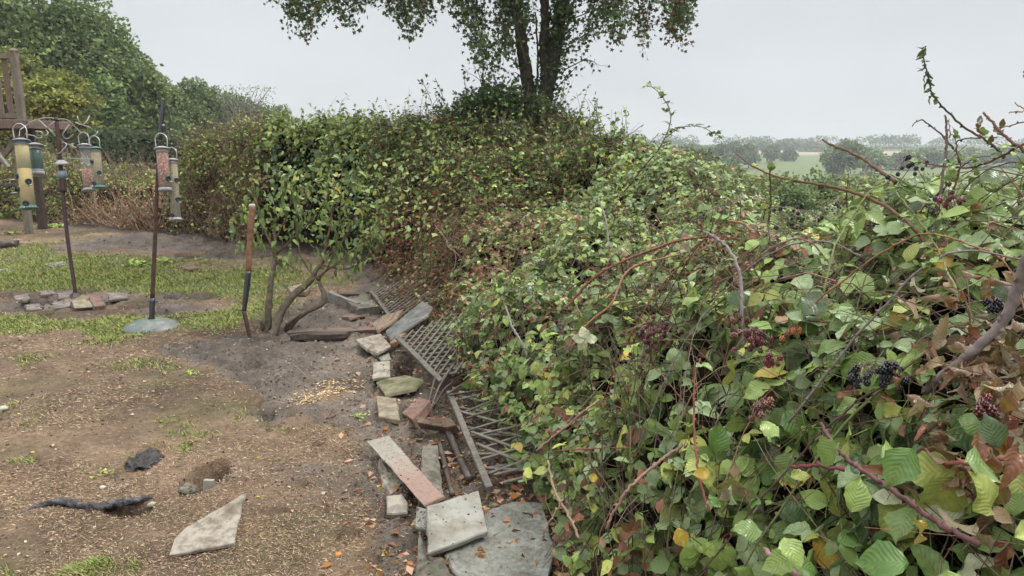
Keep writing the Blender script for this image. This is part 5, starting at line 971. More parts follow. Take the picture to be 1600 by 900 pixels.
slab('stone_slab', 'small buff stone at the foot of the long pink slab', 'stone', [(603, 774), (628, 771), (638, 785), (637, 801), (604, 803)], .03, M['slab'], z=(.0,), ragged=.006)
slab('stone_slab', 'brown square slab standing left of the pink brick', 'stone slab', [(588, 618), (619, 622), (625, 657), (591, 650)], .03, M['slab_brown'], z=(.01,), group=None)
slab('stone_slab', 'mossy green flat slab with a pointed left end', 'stone slab', [(587, 597), (600, 592), (633, 586), (660, 592), (648, 606), (601, 616)], .028, M['moss_slab'], z=(.015, .015, .02, .03, .03, .01), ragged=.006)
slab('stone_slab', 'upright oblong buff slab between the mossy slab and the pentagonal one', 'stone slab', [(582, 566), (609, 563), (609, 588), (582, 591)], .025, M['slab'], z=(.01,))
slab('stone_slab', 'thin grey slab half hidden under the pentagonal slab', 'stone slab', [(580, 551), (607, 547), (611, 562), (596, 563)], .02, M['slab_grey'], z=(.005,))
slab('stone_slab', 'five sided pale slab with cracks, farthest of the path stones', 'stone slab', [(555, 530), (595, 521), (611, 540), (590, 552), (574, 546)], .025, M['slab_speck'], z=(.05, .06, .06, .04, .04))
slab('slate_board', 'long dark grey slate board leaning against the wooden lattice', 'board', [(602, 517), (660, 470), (675, 478), (667, 493), (609, 532)], .025, M['slate'], z=(.05, .24, .26, .20, .05), ragged=.008)
slab('wood_board', 'flaking pale wooden board lying behind the slate board', 'board', [(580, 506), (600, 492), (628, 484), (618, 499), (588, 517)], .03, M['wood_flaky'], z=(.02, .06, .1, .08, .02), ragged=.014)
slab('brick', 'pink topped brick tilted between slabs', 'brick', [(627, 645), (655, 620), (672, 625), (645, 655)], .065, M['brick_pink'], z=(.0, .03, .03, .0), ragged=.003)
slab('brick', 'dark red brick with a round hollow lying above the thin poles', 'brick', [(649, 651), (702, 652), (712, 664), (697, 668), (651, 660)], .065, M['brick'], z=(.03, .03, .03, .03, .03), ragged=.003)
pb = on(321, 764); gb = Geo(); box(gb, np.array([pb[0], pb[1] - .01, -.16]), np.array([pb[0] + .012, pb[1] + .02, .025]), .045, .03, up=(0, 1, 0), jit=.001); tag(gb.build('brick', M['slab_grey'], origin=tuple(pb), smooth=False), 'pale brick standing on edge inside the dark hole', 'brick')
slab('stone', 'grey stone lying at the left lip of the hole', 'stone', [(276, 764), (292, 752), (306, 757), (308, 766), (290, 770)], .03, M['concrete_dark'], z=(-.02,), ragged=.008)
slab('brick', 'pale pink brick fragment on the mud patch beside the leaning pole', 'brick', [(135, 460), (153, 460), (165, 476), (148, 479)], .05, M['brick_pink'], z=(.03, .03, .0, .0), ragged=.004)
slab('stone', 'brown stone block beside the pale brick on the mud patch', 'stone', [(112, 470), (128, 461), (137, 464), (147, 479), (115, 481)], .04, M['slab_brown'], z=(.03, .05, .05, .0, .0), ragged=.01)
for px, lab in (([(22, 462), (42, 458), (50, 464), (38, 470), (24, 468)], 'flat muddy stone at the left of the patch'), ([(60, 455), (85, 452), (88, 458), (66, 461)], 'flat muddy stone at the back of the patch'), ([(38, 476), (62, 474), (66, 482), (44, 484)], 'flat muddy stone at the front of the patch'), ([(88, 458), (112, 455), (110, 464), (90, 466)], 'flat muddy stone right of the middle'), ([(82, 470), (106, 466), (108, 478), (84, 482)], 'flat muddy stone left of the brown block'), ([(168, 458), (205, 456), (200, 465), (170, 468)], 'flat muddy stone right of the pale brick')):
    slab('paving_stone', lab, 'stone', px, .03, M['muddy'], z=(-.006,), ragged=.035, group='muddy paving stones round the leaning pole')
slab('flat_stone', 'flat grey stone flush with the lawn behind the leaning pole', 'stone', [(68, 412), (98, 408), (106, 413), (80, 417)], .02, M['slab_grey'], z=(.0,), ragged=.01)
slab('flat_stone', 'flat grey stone flush with the lawn at the left edge', 'stone', [(-15, 421), (20, 419), (28, 423), (5, 426)], .02, M['slab_grey'], z=(.0,), ragged=.01)
slab('stone', 'pinkish flat stone half buried under the hedge', 'stone', [(283, 416), (300, 413), (312, 418), (295, 421)], .03, M['brick_pink'], z=(.01,), ragged=.01)
slab('stone_slab', 'pale stone under the hedge behind the shrub', 'stone', [(448, 448), (470, 443), (485, 447), (478, 455), (455, 455)], .05, M['slab_brown'], z=(.02,), ragged=.01)
def plank(name, label, cat, a, b, w, t, m, za=.02, zb=.02, jit=.002):
    P0 = on(*a) + np.array([0, 0, za]); P1 = on(*b) + np.array([0, 0, zb]); g = Geo(); box(g, P0, P1, w, t, jit=jit); return tag(g.build(name, m, origin=tuple((P0 + P1) / 2), smooth=False), label, cat)
plank('timber', 'dark half buried timber with a black end lying across the mud', 'timber', (457, 531), (545, 527), .07, .05, M['wood_dark'], .02, .02, .004)
plank('timber', 'weathered timber edge just behind the dark buried timber', 'timber', (450, 521), (600, 517), .09, .04, M['wood_pink'], .0, .01, .005)
plank('timber', 'grey plank on edge behind the shrub stems', 'timber', (515, 472), (560, 491), .05, .12, M['wood_grey'], .05, .05, .004)
plank('timber', 'short dark block in the litter near the lattice', 'timber', (556, 480), (577, 494), .22, .10, M['concrete_dark'], .04, .03, .006)
plank('timber', 'thin rotten plank in the litter, farthest back', 'timber', (515, 466), (575, 462), .05, .04, M['wood_dark'], .02, .02, .004)
plank('timber', 'pinkish rotten board half sunk in the litter', 'timber', (540, 500), (600, 486), .10, .03, M['wood_pink'], .01, .02, .006)
plank('wood_strip', 'brown wooden batten lying under the slate board', 'timber', (613, 549), (652, 524), .05, .035, M['wood_brown'], .05, .12)
def pole(name, label, cat, pts, r, m, sides=9, rough=.08, gn=0.0, ns=5):
    P = smooth_path(pts, ns); g = Geo(); tube(g, P, np.interp(np.linspace(0, 1, len(P)), np.linspace(0, 1, len(r)), r), sides, rough=rough, gn=gn); return tag(g.build(name, m, origin=tuple(P[0])), label, cat)
up = lambda p, z: p + np.array([0, 0, z])
pole('wet_pole', 'thick shiny black wet pole, right hand one of the pair below the brick', 'pole', [up(on(697, 672), .03), up(on(714, 712), .03), up(on(733, 757), .03)], [.022, .020, .017], M['wood_dark'])
pole('wet_pole', 'thin brown wet pole, left hand one of the pair below the brick', 'pole', [up(on(686, 694), .02), up(on(694, 730), .02), up(on(707, 779), .02)], [.014, .016, .012], M['wood_dark'])
pole('fallen_branch', 'charred black branch lying curved on the brown lawn', 'branch', [up(on(28, 803), -.004), up(on(60, 793), .004), up(gp(93, 787), .012), up(gp(122, 792), .012), up(gp(150, 797), .012), up(gp(180, 791), .014), up(gp(208, 788), .016), up(gp(236, 779), .006)], [.007, .013, .015, .019, .018, .020, .018, .012], M['char'], sides=14, rough=.06, gn=.7, ns=14)
for (a, b, z, lab) in (((700, 612), (672, 648), .12, 'dark stick leaning over the gap above the brick'), ((708, 620), (678, 642), .10, 'second dark stick above the brick'), ((640, 610), (672, 606), .05, 'thin pale stick lying over the mossy slab'), ((620, 615), (640, 622), .03, 'short stick beside the brown slab'), ((456, 574), (484, 599), .03, 'thin pale straight stick on the mud'), ((700, 655), (770, 600), .16, 'dark stick half under the lattice'), ((690, 590), (668, 640), .10, 'bent dark stick beside the lattice rail')):
    pole('stick', lab, 'stick', [up(on(*a), z), up((on(*a) + on(*b)) / 2, z * .8 + .01), up(on(*b), .02)], [.008, .009, .006] if 'pale' not in lab else [.004, .004, .003], M['wood_dark'] if 'pale' not in lab else M['wood_grey'], 6)
# clod / bark lump
P = on(223, 722); g = Geo(); n1, n2 = 22, 40; V = []
for i in range(n1 + 1):
    for j in range(n2):
        th, ph = i / n1 * math.pi * .5, j / n2 * 2 * math.pi; x, y, z = math.sin(th) * math.cos(ph), math.sin(th) * math.sin(ph), math.cos(th); q = 1 + .30 * float(fbm(x * 2.2, y * 2.2, z * 2.2, 5, 7)); V.append((P[0] + x * .085 * q, P[1] + y * .125 * q, P[2] - .012 + (z ** .5) * .045 * (1 + 1.1 * float(fbm(x * 4, y * 3, 0, 4, 77)))))
Fc = [f for i in range(n1) for j in range(n2) for f in (((i * n2 + j), ((i + 1) * n2 + j), ((i + 1) * n2 + (j + 1) % n2)), ((i * n2 + j), ((i + 1) * n2 + (j + 1) % n2), (i * n2 + (j + 1) % n2)))]
g.add(V, Fc); tag(g.build('black_lump', M['lump'], origin=tuple(P)), 'black wet lump of burnt wood in a brown patch of lawn', 'burnt wood')
P = on(15, 387); g = Geo(); box(g, P + np.array([-.5, .1, .03]), P + np.array([.10, 0, .05]), .18, .12, jit=.015); tag(g.build('timber', M['wood_dark'], origin=tuple(P)), 'short dark log at the left edge of the lawn', 'log')
def pebble(u, v, r, m, lab, sq=.6, name='pebble'):
    P = on(u, v) + np.array([0, 0, r * sq * .5]); g = Geo(); X = []; n1, n2 = 5, 8
    for i in range(n1 + 1):
        for j in range(n2): th, ph = i / n1 * math.pi, j / n2 * 6.283; X.append(P + np.array([math.sin(th) * math.cos(ph), math.sin(th) * math.sin(ph), math.cos(th) * sq]) * r * (1 + .15 * R.randn() * (0 < i < n1)))
    g.add(X, [f for i in range(n1) for j in range(n2) for f in ((i * n2 + j, (i + 1) * n2 + j, (i + 1) * n2 + (j + 1) % n2), (i * n2 + j, (i + 1) * n2 + (j + 1) % n2, i * n2 + (j + 1) % n2))]); tag(g.build(name, m, origin=tuple(P)), lab, 'stone')
pebble(291, 866, .017, M['orange_stone'], 'small orange pebble touching the pointed slab'); pebble(5, 641, .03, M['pale'], 'white pebble at the left edge of the lawn'); pebble(160, 763, .014, M['pale'], 'pale pebble below the black lump'); pebble(237, 790, .018, M['slab'], 'buff pebble at the end of the charred branch'); pebble(553, 583, .014, M['pale'], 'small pale pebble left of the upright oblong slab'); pebble(505, 772, .01, M['pale'], 'white pebble on the grey mud')

# ------------------------------------------------------------------ wooden lattice panels
def lattice(label, P00, A, B, a_len, b_len, sp, w, m, loc_label=None, rail=None, angs=(45, -45), skip=0.0, jit=0.0):
    A = nrm(A); B = nrm(B - A * (A @ B)); Nn = np.cross(A, B); t = thing('lattice_panel', label, 'trellis', P00)
    for li, an in enumerate(angs):
        d = np.array([math.cos(math.radians(an)), math.sin(math.radians(an))]); nrm2 = np.array([-d[1], d[0]]); cs_ = [nrm2 @ np.array(c) for c in ((0, 0), (a_len, 0), (0, b_len), (a_len, b_len))]
        o_ = min(cs_) + sp * .4
        while o_ < max(cs_):
            p0 = nrm2 * o_; ts = []
            for ax, lim in ((0, a_len), (1, b_len)):
                if abs(d[ax]) > 1e-6: ts += [sorted(((0 - p0[ax]) / d[ax], (lim - p0[ax]) / d[ax]))]
            t0 = max(x[0] for x in ts); t1 = min(x[1] for x in ts); o_ += sp * (1 + jit * R.randn())
            if t1 - t0 < .06 or R.rand() < skip: continue
            q0 = p0 + d * t0; q1 = p0 + d * t1; off = Nn * (.006 * (li * 2 - 1)); tr = R.randn(3) * jit * .06
            g = Geo(); box(g, P00 + A * q0[0] + B * q0[1] + off + tr, P00 + A * q1[0] + B * q1[1] + off - tr, w, .008, up=Nn, jit=.0006); g.build('slat', m, t, smooth=False)
    if rail is not None:
        g = Geo(); box(g, P00 - A * .02 - B * .012, P00 + A * (a_len + .02) - B * .012, rail, .028, up=Nn, jit=.001); g.build('rail', m, t, smooth=False)
    return t
a0 = up(on(624, 548), .11); a1 = up(on(692, 614), .09); ax = a1 - a0
lattice('grey diamond lattice panel with pale bottom rail, middle one of three beside the brambles', a0, ax, np.array([.62, .55, .28]), np.linalg.norm(ax), .46, .062, .017, M['wood_old'], rail=.035)
b0 = up(on(583, 463), .05); b1 = up(on(612, 503), .05); bx = b1 - b0
lattice('farthest grey diamond lattice panel, seen through dead stems behind the slate board', b0, bx, np.array([.6, .7, .26]), np.linalg.norm(bx) * 1.1, .52, .075, .018, M['wood_old'], rail=.03)
c0 = up(on(706, 643), .12); c1 = up(on(768, 783), .07); cx_ = c1 - c0
lattice('broken lattice panel nearest the camera with a long pale side rail', c0, cx_, np.array([.8, .25, .10]), np.linalg.norm(cx_), .48, .11, .018, M['wood_old'], rail=.034, angs=(38, 96), skip=.22, jit=.3)
for a, b, lab in (((728, 692), (800, 690), 'loose grey slat crossing the dark gap, upper'), ((735, 718), (812, 722), 'loose grey slat crossing the dark gap, middle'), ((752, 742), (812, 738), 'loose grey slat crossing the dark gap, lower')):
    g = Geo(); box(g, up(on(*a), .03), up(on(*b), .05), .02, .01, jit=.001); tag(g.build('loose_slat', M['wood_grey'], origin=tuple(on(*a)), smooth=False), lab, 'slat')

# ------------------------------------------------------------------ edge of the wood
for i, (u, vt, Y, w, lab) in enumerate([(-60, 200, 40, 150, 'dark scrub at the foot of the wood, behind the deck'), (30, 205, 42, 130, 'dark scrub below the yellow leaved tree'), (100, 205, 43, 120, 'dark scrub under the young yellow green oak'), (165, 200, 44, 110, 'shadowy scrub at the back of the dry field'), (225, 205, 46, 110, 'dark low scrub right of the clear feeder'), (285, 200, 50, 120, 'low scrub behind the black feeder pole'), (345, 205, 56, 120, 'low scrub behind the tangled hedge'), (410, 205, 60, 120, 'low scrub at the end of the wood')]):
    px_tree(u, vt, Y, w, lab, [(.04, .06, .025, 4), (.06, .085, .035, 2)], 2600, .17, 'scrub along the foot of the wood', name='wood_edge_bush', cat='bush', nb=16, trunk=False, seed=80 + i, ragged=.4)

# ------------------------------------------------------------------ small growth and litter on the ground
def ground_points(n, fn, yr=(2.2, 14)):
    out = []; tot = 0
    while tot < n:
        k = 60000; u = R.uniform(-260, 900, k); v = R.uniform(352, 1000, k); D = 1.6 / np.maximum((v - 450) / F * math.cos(PITCH) + math.sin(PITCH), .01); x = (u - 800) / F * D; y = D * math.cos(PITCH) + (450 - v) / F * D * math.sin(PITCH)
        g_, m_, hd = masks(x, y); w = fn(x, y, g_, m_, hd); kk = (R.rand(k) < w) & (hd < .15) & (y > 1.5) & (y < 16.5); out.append(np.stack([x[kk], y[kk], terrain(x[kk], y[kk])], 1)); tot += kk.sum()
    return np.concatenate(out)[:n]
BLADE = [(np.array([(-.05, 0, 0), (.05, 0, 0), (.05, .5, .06), (0, 1, 0)]), np.array([(0, 1, 2), (0, 2, 3)]), np.zeros((4, 3)), np.ones((4, 3)))]
def dsc(P): return np.clip(np.linalg.norm(P - CAM, axis=1) / 4, .7, 2.6)
P = ground_points(70000, lambda x, y, g, m, h: np.clip(g * 1.2, 0, 1) * (.25 + .75 * sst(-.3, .3, fbm(x * 3, y * 3, 0, 3, 101)))); n = len(P); a = R.rand(n) * 6.28; D = nrm(np.stack([np.cos(a), np.sin(a), .35 + 1.0 * R.rand(n)], 1))
g = Geo(); inst(g, BLADE, np.zeros(n, int), P, D, nrm(np.stack([-np.cos(a), -np.sin(a), np.ones(n)], 1)), .025 * dsc(P) ** .6 * (.4 + 1.1 * R.rand(n)), pick([(.23, .30, .08, 5), (.32, .35, .11, 4), (.40, .33, .17, 3), (.13, .18, .05, 3)], n))
tag(g.build('lawn_grass', M['straw']), 'short green grass of the patchy lawn on the left', 'grass', kind='stuff')
P = ground_points(78000, lambda x, y, g, m, h: np.clip(1.15 - g * .8 - m * .97, .0, 1) * (.03 + .97 * sst(-.22, .38, fbm(x * 1.9, y * 1.9, 0, 5, 103) + .1))); n = len(P); a = R.rand(n) * 6.28 + .6 * R.randn(n); D = nrm(np.stack([np.cos(a), np.sin(a), .12 + .35 * R.rand(n) ** 2], 1))
g = Geo(); inst(g, BLADE, np.zeros(n, int), P + np.array([0, 0, .003]), D, nrm(R.randn(n, 3) * .4 + np.array([0, 0, 1])), .019 * dsc(P) ** .8 * (.4 + R.rand(n)), pick([(.43, .30, .205, 5), (.33, .225, .15, 5), (.56, .43, .30, 2), (.17, .115, .08, 4), (.27, .28, .11, 1.2)], n))
tag(g.build('dead_grass', M['straw']), 'matted brown dead grass over the worn lawn', 'dead grass', kind='stuff')
P = ground_points(16000, lambda x, y, g, m, h: np.clip(m, 0, 1) * .6 + .12); n = len(P); g = Geo(); inst(g, CRUMB, np.zeros(n, int), P, randn3(n) * np.array([1, 1, .2]), nrm(R.randn(n, 3) * .4 + np.array([0, 0, 1])), .010 * dsc(P) ** .8 * (.3 + R.rand(n) ** 3 * 1.6), pick([(.17, .13, .10, 6), (.10, .075, .06, 5), (.30, .24, .18, 2), (.55, .50, .42, .25)], n))
tag(g.build('soil_crumbs', M['bark'], smooth=False), 'crumbs of soil and small chippings on the muddy ground', 'soil', kind='stuff')
P = ground_points(2600, lambda x, y, g, m, h: np.exp(-((h + .05) / .45) ** 2) * .8 * (y < 11)); n = len(P); g = Geo(); P[:, 2] += .006; inst(g, MIDL, R.randint(4, size=n), P, nrm(randn3(n) * np.array([1, 1, .25])), nrm(R.randn(n, 3) * .5 + np.array([0, 0, 1])), .035 * (.5 + R.rand(n)), pick([B_RD + (4,), B_TN + (4,), B_DD + (3,), (.45, .25, .18, 2), B_OR + (1,), G_YE + (.4,)], n))
tag(g.build('leaf_litter', M['leaf_far']), 'fallen brown leaves lying along the foot of the brambles', 'fallen leaves', kind='stuff')
P = ground_points(900, lambda x, y, g, m, h: np.full(len(x), .2)); n = len(P); P[:, 2] += .006; g = Geo(); inst(g, MIDL, R.randint(4, size=n), P, nrm(randn3(n) * np.array([1, 1, .2])), nrm(R.randn(n, 3) * .4 + np.array([0, 0, 1])), .017 * dsc(P) * (.4 + R.rand(n)), pick([B_TN + (5,), (.55, .45, .30, 2), B_DD + (2,), G_YE + (.5,), (.6, .57, .5, .5)], n)); tag(g.build('scattered_leaves', M['leaf_far']), 'small dry leaves scattered over the lawn', 'dry leaves', kind='stuff')
c = on(510, 612); n = 480; q = R.randn(n, 2) * np.array([.07, .13]); P = np.stack([c[0] + q[:, 0] + q[:, 1] * .6, c[1] + q[:, 1], np.zeros(n)], 1); P[:, 2] = terrain(P[:, 0], P[:, 1]) + .005; g = Geo(); inst(g, CRUMB, np.zeros(n, int), P, randn3(n) * np.array([1, 1, .2]), np.tile([0, 0, 1.0], (n, 1)), .012 * (.4 + R.rand(n)), pick([(.50, .37, .20, 3), (.4, .27, .15, 3), (.6, .5, .34, 1)], n)); tag(g.build('spilt_seed', M['straw']), 'pale golden spilt seed husks on the mud', 'bird seed', kind='stuff')
for (u, v, k, s_, lab) in ((215, 415, 60, .10, 'pale green weed tuft behind the round based pole'), (252, 410, 70, .08, 'brighter green weed tuft right of the round based pole'), (78, 355, 60, .12, 'green weed by the leaning pole foot of the brambles'), (295, 585, 24, .03, 'small green weed on the brown lawn'), (165, 740, 14, .03, 'tiny green weed beside the black lump'), (560, 650, 30, .025, 'mossy green weed near the brown square slab'), (20, 366, 40, .08, 'weeds at the left edge under the deck')):
    P0 = on(u, v); n = k; a = R.rand(n) * 6.28; Pp = P0 + np.stack([R.randn(n) * s_, R.randn(n) * s_, np.zeros(n)], 1); Pp[:, 2] = terrain(Pp[:, 0], Pp[:, 1]); g = Geo(); inst(g, MIDL, R.randint(4, size=n), Pp, nrm(np.stack([np.cos(a), np.sin(a), .6 + R.rand(n)], 1)), nrm(np.stack([-np.cos(a), -np.sin(a), np.ones(n)], 1)), s_ * .8 * (.5 + R.rand(n)), pick([G_FR + (3,), G_YG + (3,), (.3, .42, .12, 2)], n)); tag(g.build('weed', M['leaf_far'], origin=tuple(P0)), lab, 'weed', kind='stuff')

# ------------------------------------------------------------------ bird feeding poles
def rod(parent, name, P, r, m, sides=10): g = Geo(); P = smooth_path(P, 6); tube(g, P, np.interp(np.linspace(0, 1, len(P)), np.linspace(0, 1, len(np.atleast_1d(r))), np.atleast_1d(r)), sides); return g.build(name, m, parent)
def feeder(label, lid, bot, D, wpx, lidm, layers, tray=None, ports=(), clear=True, loop=True, hook=None):
    """hanging tube feeder: lid and foot pixel, layers = [(from, to, material)] down the tube"""
    A0 = atd(lid[0], lid[1], D); B0 = atd(bot[0], bot[1], D); L = np.linalg.norm(A0 - B0); ax = (B0 - A0) / L; r = wpx / 2 / F * D; t = thing('bird_feeder', label, 'bird feeder', B0, 'hanging bird feeders')
    for (f0, f1, m) in layers:
        g = Geo(); lathe(g, A0 + ax * L * f0, ax, [(0, .001), (.0, r * .9), (L * (f1 - f0), r * .9), (L * (f1 - f0), .001)], 18); g.build('seed_filling', m, t)
    if clear: g = Geo(); lathe(g, A0, ax, [(.0, r), (L, r)], 20); g.build('tube', M['clear'], t)
    g = Geo(); lathe(g, A0 - ax * r * .55, ax, [(0, .002), (r * .1, r * .5), (r * .35, r * 1.15), (r * .5, r * 1.35), (r * .62, r * 1.3), (r * .62, r * .9), (r * 1.1, r * 1.03)], 20); g.build('lid', lidm, t)
    g = Geo(); w_ = 1.3 if tray is not None else 1.06; lathe(g, B0 - ax * r * .25, ax, [(0, r * 1.02), (0, r * 1.05), (r * .25, r * 1.05), (r * .3, r * w_), (r * .55, r * w_), (r * .6, .002)], 20); g.build('tray' if tray is not None else 'foot', tray if tray is not None else lidm, t)
    X, Y, Z = frame_of(ax)
    for (f, sx) in ports:
        g = Geo(); p = A0 + ax * L * f; d = nrm(np.array([sx, -.75, 0])); lathe(g, p + d * r * .8, d, [(0, r * .42), (r * .35, r * .42), (r * .35, r * .28), (r * .1, .001)], 12); pr = g.build('port', M['port'], t)
        g = Geo(); tube(g, [p + d * r * .9 + ax * r * .5, p + d * r * 2.0 + ax * r * .55], r * .10, 6); g.build('perch', M['silver'], pr)
    if loop:
        T = A0 - ax * r * .3; hgt = r * 2.4; pth = [T + RT * r * .95, T + RT * r * .95 - ax * hgt * .7, T - ax * hgt, T - RT * r * .95 - ax * hgt * .7, T - RT * r * .95]; g = Geo(); tube(g, smooth_path(pth, 5), r * .09, 6); g.build('wire_handle', M['silver'], t)
    return t
# pole leaning to the left with curled arms
b1 = on(118, 457); D1 = depth(b1); t1 = thing('feeder_pole', 'leaning rusty brown feeder pole with curled arms, standing in the muddy stones', 'bird feeder pole', b1)
m1_ = atd(105, 370, D1); tp = atd(88, 186, D1)
rod(t1, 'pole', [b1 - np.array([0, 0, .08]), atd(104, 360, D1), atd(97, 285, D1)], .020, M['purple_metal']); rod(t1, 'pole', [atd(97, 292, D1), atd(93, 240, D1), tp], .022, M['rust']); rod(t1, 'sleeve', [atd(99, 300, D1), atd(97, 278, D1)], .034, M['purple_metal'], 12)
g = Geo(); lathe(g, tp - np.array([0, 0, .02]), (0, 0, 1), [(0, .001), (.0, .03), (.02, .032), (.035, .02), (.04, .001)], 14); g.build('cap', M['rust'], t1)
for pts in ([(87, 186), (78, 184), (66, 185), (50, 190), (40, 197), (31, 203)], [(89, 187), (98, 186), (108, 189), (118, 199), (128, 209)], [(89, 187), (80, 194), (74, 199), (66, 192), (60, 187)], [(108, 195), (101, 205), (98, 212), (104, 217), (110, 214), (114, 210)], [(118, 191), (128, 195), (135, 190), (140, 181)], [(128, 195), (122, 186), (121, 182)], [(74, 199), (80, 205), (87, 213)], [(56, 205), (64, 206), (70, 212), (75, 208), (72, 203)], [(40, 210), (52, 212), (60, 216), (66, 214)], [(89, 240), (95, 238), (104, 226), (98, 222), (120, 231)], [(128, 195), (140, 199), (144, 202)], [(144, 213), (150, 210), (153, 205)]):
    rod(t1, 'arm', [atd(u, v, D1 - .05 * math.sin(i * 1.3)) for i, (u, v) in enumerate(pts)], .0062, M['lid_grey'], 6)
rod(t1, 'arm', [atd(97, 246, D1), atd(118, 248, D1 + .1), atd(142, 248, D1 + .3), atd(150, 250, D1 + .35)], .004, M['lid_grey'], 5)
g = Geo(); c = atd(97, 262, D1); lathe(g, c + np.array([0, 0, .03]), (0, 0, 1), [(0, .02), (.002, .075), (.02, .07), (.04, .045), (.055, .02)], 18); g.build('cup', M['lid_grey'], t1)
g = Geo(); c = atd(97, 273, D1); lathe(g, c - np.array([0, 0, .05]), (0, 0, 1), [(0, .02), (.015, .045), (.04, .055), (.07, .05), (.095, .03)], 18); g.build('glass_bowl', M['lid_blue'], t1)
Df = D1
feeder('tall yellow seed feeder with slate blue lid, leftmost of the hanging feeders', (33, 221), (45, 324), Df - .15, 21, M['lid_blue'], [(0, .42, M['seed_yellow']), (.42, 1, M['seed_gold'])], M['lid_green'], [(.52, -1), (.60, 1), (.72, -1.2), (.93, .2)])
rod(t1, 'wire', [atd(31, 203, D1), atd(30, 213, D1 - .1)], .003, M['silver'], 5)
feeder('short dark green feeder with grey mushroom lid beside the yellow one', (54, 228), (58, 271), Df + .1, 20, M['lid_grey'], [(0, .86, M['green_plastic']), (.86, 1, M['lid_blue'])], None, [], loop=False); rod(t1, 'wire', [atd(60, 205, D1), atd(54, 222, D1 + .1)], .003, M['silver'], 5)
feeder('half empty clear feeder with pink nuts in its lower half', (132, 228), (139, 296), Df - .05, 16, M['lid_grey'], [(.52, 1, M['nuts'])], M['lid_grey'])
feeder('seed feeder with green lid and green tray beside the half empty one', (149, 233), (155, 292), Df - .2, 15.5, M['lid_green'], [(0, 1, M['seed'])], M['lid_green'], [(.33, -.4), (.62, .7), (.90, -.3)])
# pole with the round resin base
b2 = on(237, 512); D2 = depth(b2) ; t2 = thing('feeder_pole', 'upright feeder pole in a round wet grey green base, with a hooked top', 'bird feeder pole', b2)
g = Geo(); c = on(236, 520); lathe(g, b2 - np.array([0, 0, .03]), (0, 0, 1), [(.0, .235), (.028, .242), (.05, .228), (.08, .18), (.102, .11), (.112, .05), (.113, .001)], 40); g.build('base', M['base_stone'], t2)
cp = b2 + np.array([0, 0, .06]); Dp = depth(cp)
def q2(u, v): return atd(u, v, Dp)
cp = q2(237, 503)
g = Geo(); lathe(g, cp - np.array([0, 0, .0]), (0, 0, 1), [(0, .052), (.015, .050), (.02, .035), (.035, .030)], 20); g.build('collar', M['black_metal'], t2)
rod(t2, 'sleeve', [cp, q2(238, 466)], .0235, M['black_metal'], 14); rod(t2, 'thumb_screw', [q2(231, 471), q2(246, 471)], .006, M['black_metal'], 6)
rod(t2, 'pole', [q2(238, 468), q2(241, 400), q2(244, 330), q2(247, 260), q2(250, 215)], [.0185, .018, .017, .016, .015], M['rust'], 12)
rod(t2, 'pole', [q2(250, 218), q2(253, 180), q2(255, 153)], [.017, .019, .010], M['black_metal'], 10); rod(t2, 'hook', [q2(253, 207), q2(255, 185), q2(256, 172), q2(261, 165), q2(264, 172), q2(265, 186), q2(265, 199), q2(262, 202), q2(259, 200)], .0075, M['black_metal'], 7); rod(t2, 'joint', [q2(251, 196), q2(257, 196)], .012, M['silver'], 8); rod(t2, 'wire', [q2(265, 199), q2(268, 222)], .004, M['black_metal'], 5)
feeder('red peanut feeder with grey domed lid on the hooked pole', (253, 233), (258, 296), Dp - .12, 18.5, M['lid_grey'], [(.04, .97, M['nuts'])], None, [(.72, 1.3)])
feeder('long seed feeder with wire perches, lower of the two on the hooked pole', (269, 251), (275, 342), Dp - .03, 15.5, M['lid_grey'], [(0, 1, M['seed'])], M['lid_grey'], [(.33, 1.2), (.66, 1.2), (.68, -1.2), (.93, -.2)])
# tool handle stuck in the ground, pale post, other stakes
b3 = on(391, 527); D3 = depth(b3); t3 = thing('stake', 'orange brown wooden handle with black lower half and bent iron spike stuck upright in mud', 'stake', b3)
rod(t3, 'handle', [atd(388, 424, D3), atd(391, 370, D3), atd(394, 322, D3)], [.023, .024, .027], M['orange_wood'], 12); rod(t3, 'socket', [atd(381, 488, D3), atd(385, 455, D3), atd(388, 424, D3)], [.018, .024, .025], M['black_metal'], 12); rod(t3, 'spike', [b3 - np.array([0, 0, .05]), atd(386, 508, D3), atd(381, 486, D3)], [.010, .018, .02], M['rust'], 8)
g = Geo(); lathe(g, atd(394, 324, D3), (0, 0, 1), [(0, .024), (.015, .028), (.028, .022), (.03, .001)], 14); g.build('cap', M['pale'], t3)
pole('pale_post', 'thin pale wooden post standing among dead stems below the seed feeder', 'post', [on(150, 345) , atd(149, 320, depth(on(150, 345))), atd(149, 290, depth(on(150, 345)))], [.035, .035, .035], M['pale_wood'], 10)

# ------------------------------------------------------------------ raised wooden deck at the left edge
dk_ = atd(30, 300, 13.0); DKO = (dk_[0], dk_[1], gz(dk_[0], dk_[1])); deck = thing('wooden_deck', 'raised weathered wooden deck with slatted railing at the left edge', 'deck', DKO)
def wp(u, v, D=13.0): return atd(u, v, D)
pc = wp(38, 187); X0 = pc[0]; Zf = pc[2]; Yd = pc[1]; XL = X0 - 2.4
def bar(name, a, b, w, t, m, upv=(0, 0, 1), jit=.002): g = Geo(); box(g, a, b, w, t, up=upv, jit=jit); return g.build(name, m, deck, smooth=False)
top_z = wp(28, 92)[2]
bar('post', np.array([X0 - .04, Yd, Zf - .02]), np.array([X0 - .04, Yd, top_z + .10]), .115, .115, M['wood'], (0, 1, 0)); g = Geo(); lathe(g, np.array([X0 - .04, Yd, top_z + .10]), (0, 0, 1), [(0, .085), (.02, .085), (.05, .05), (.06, .001)], 4); g.build('post_cap', M['wood'], deck, smooth=False)
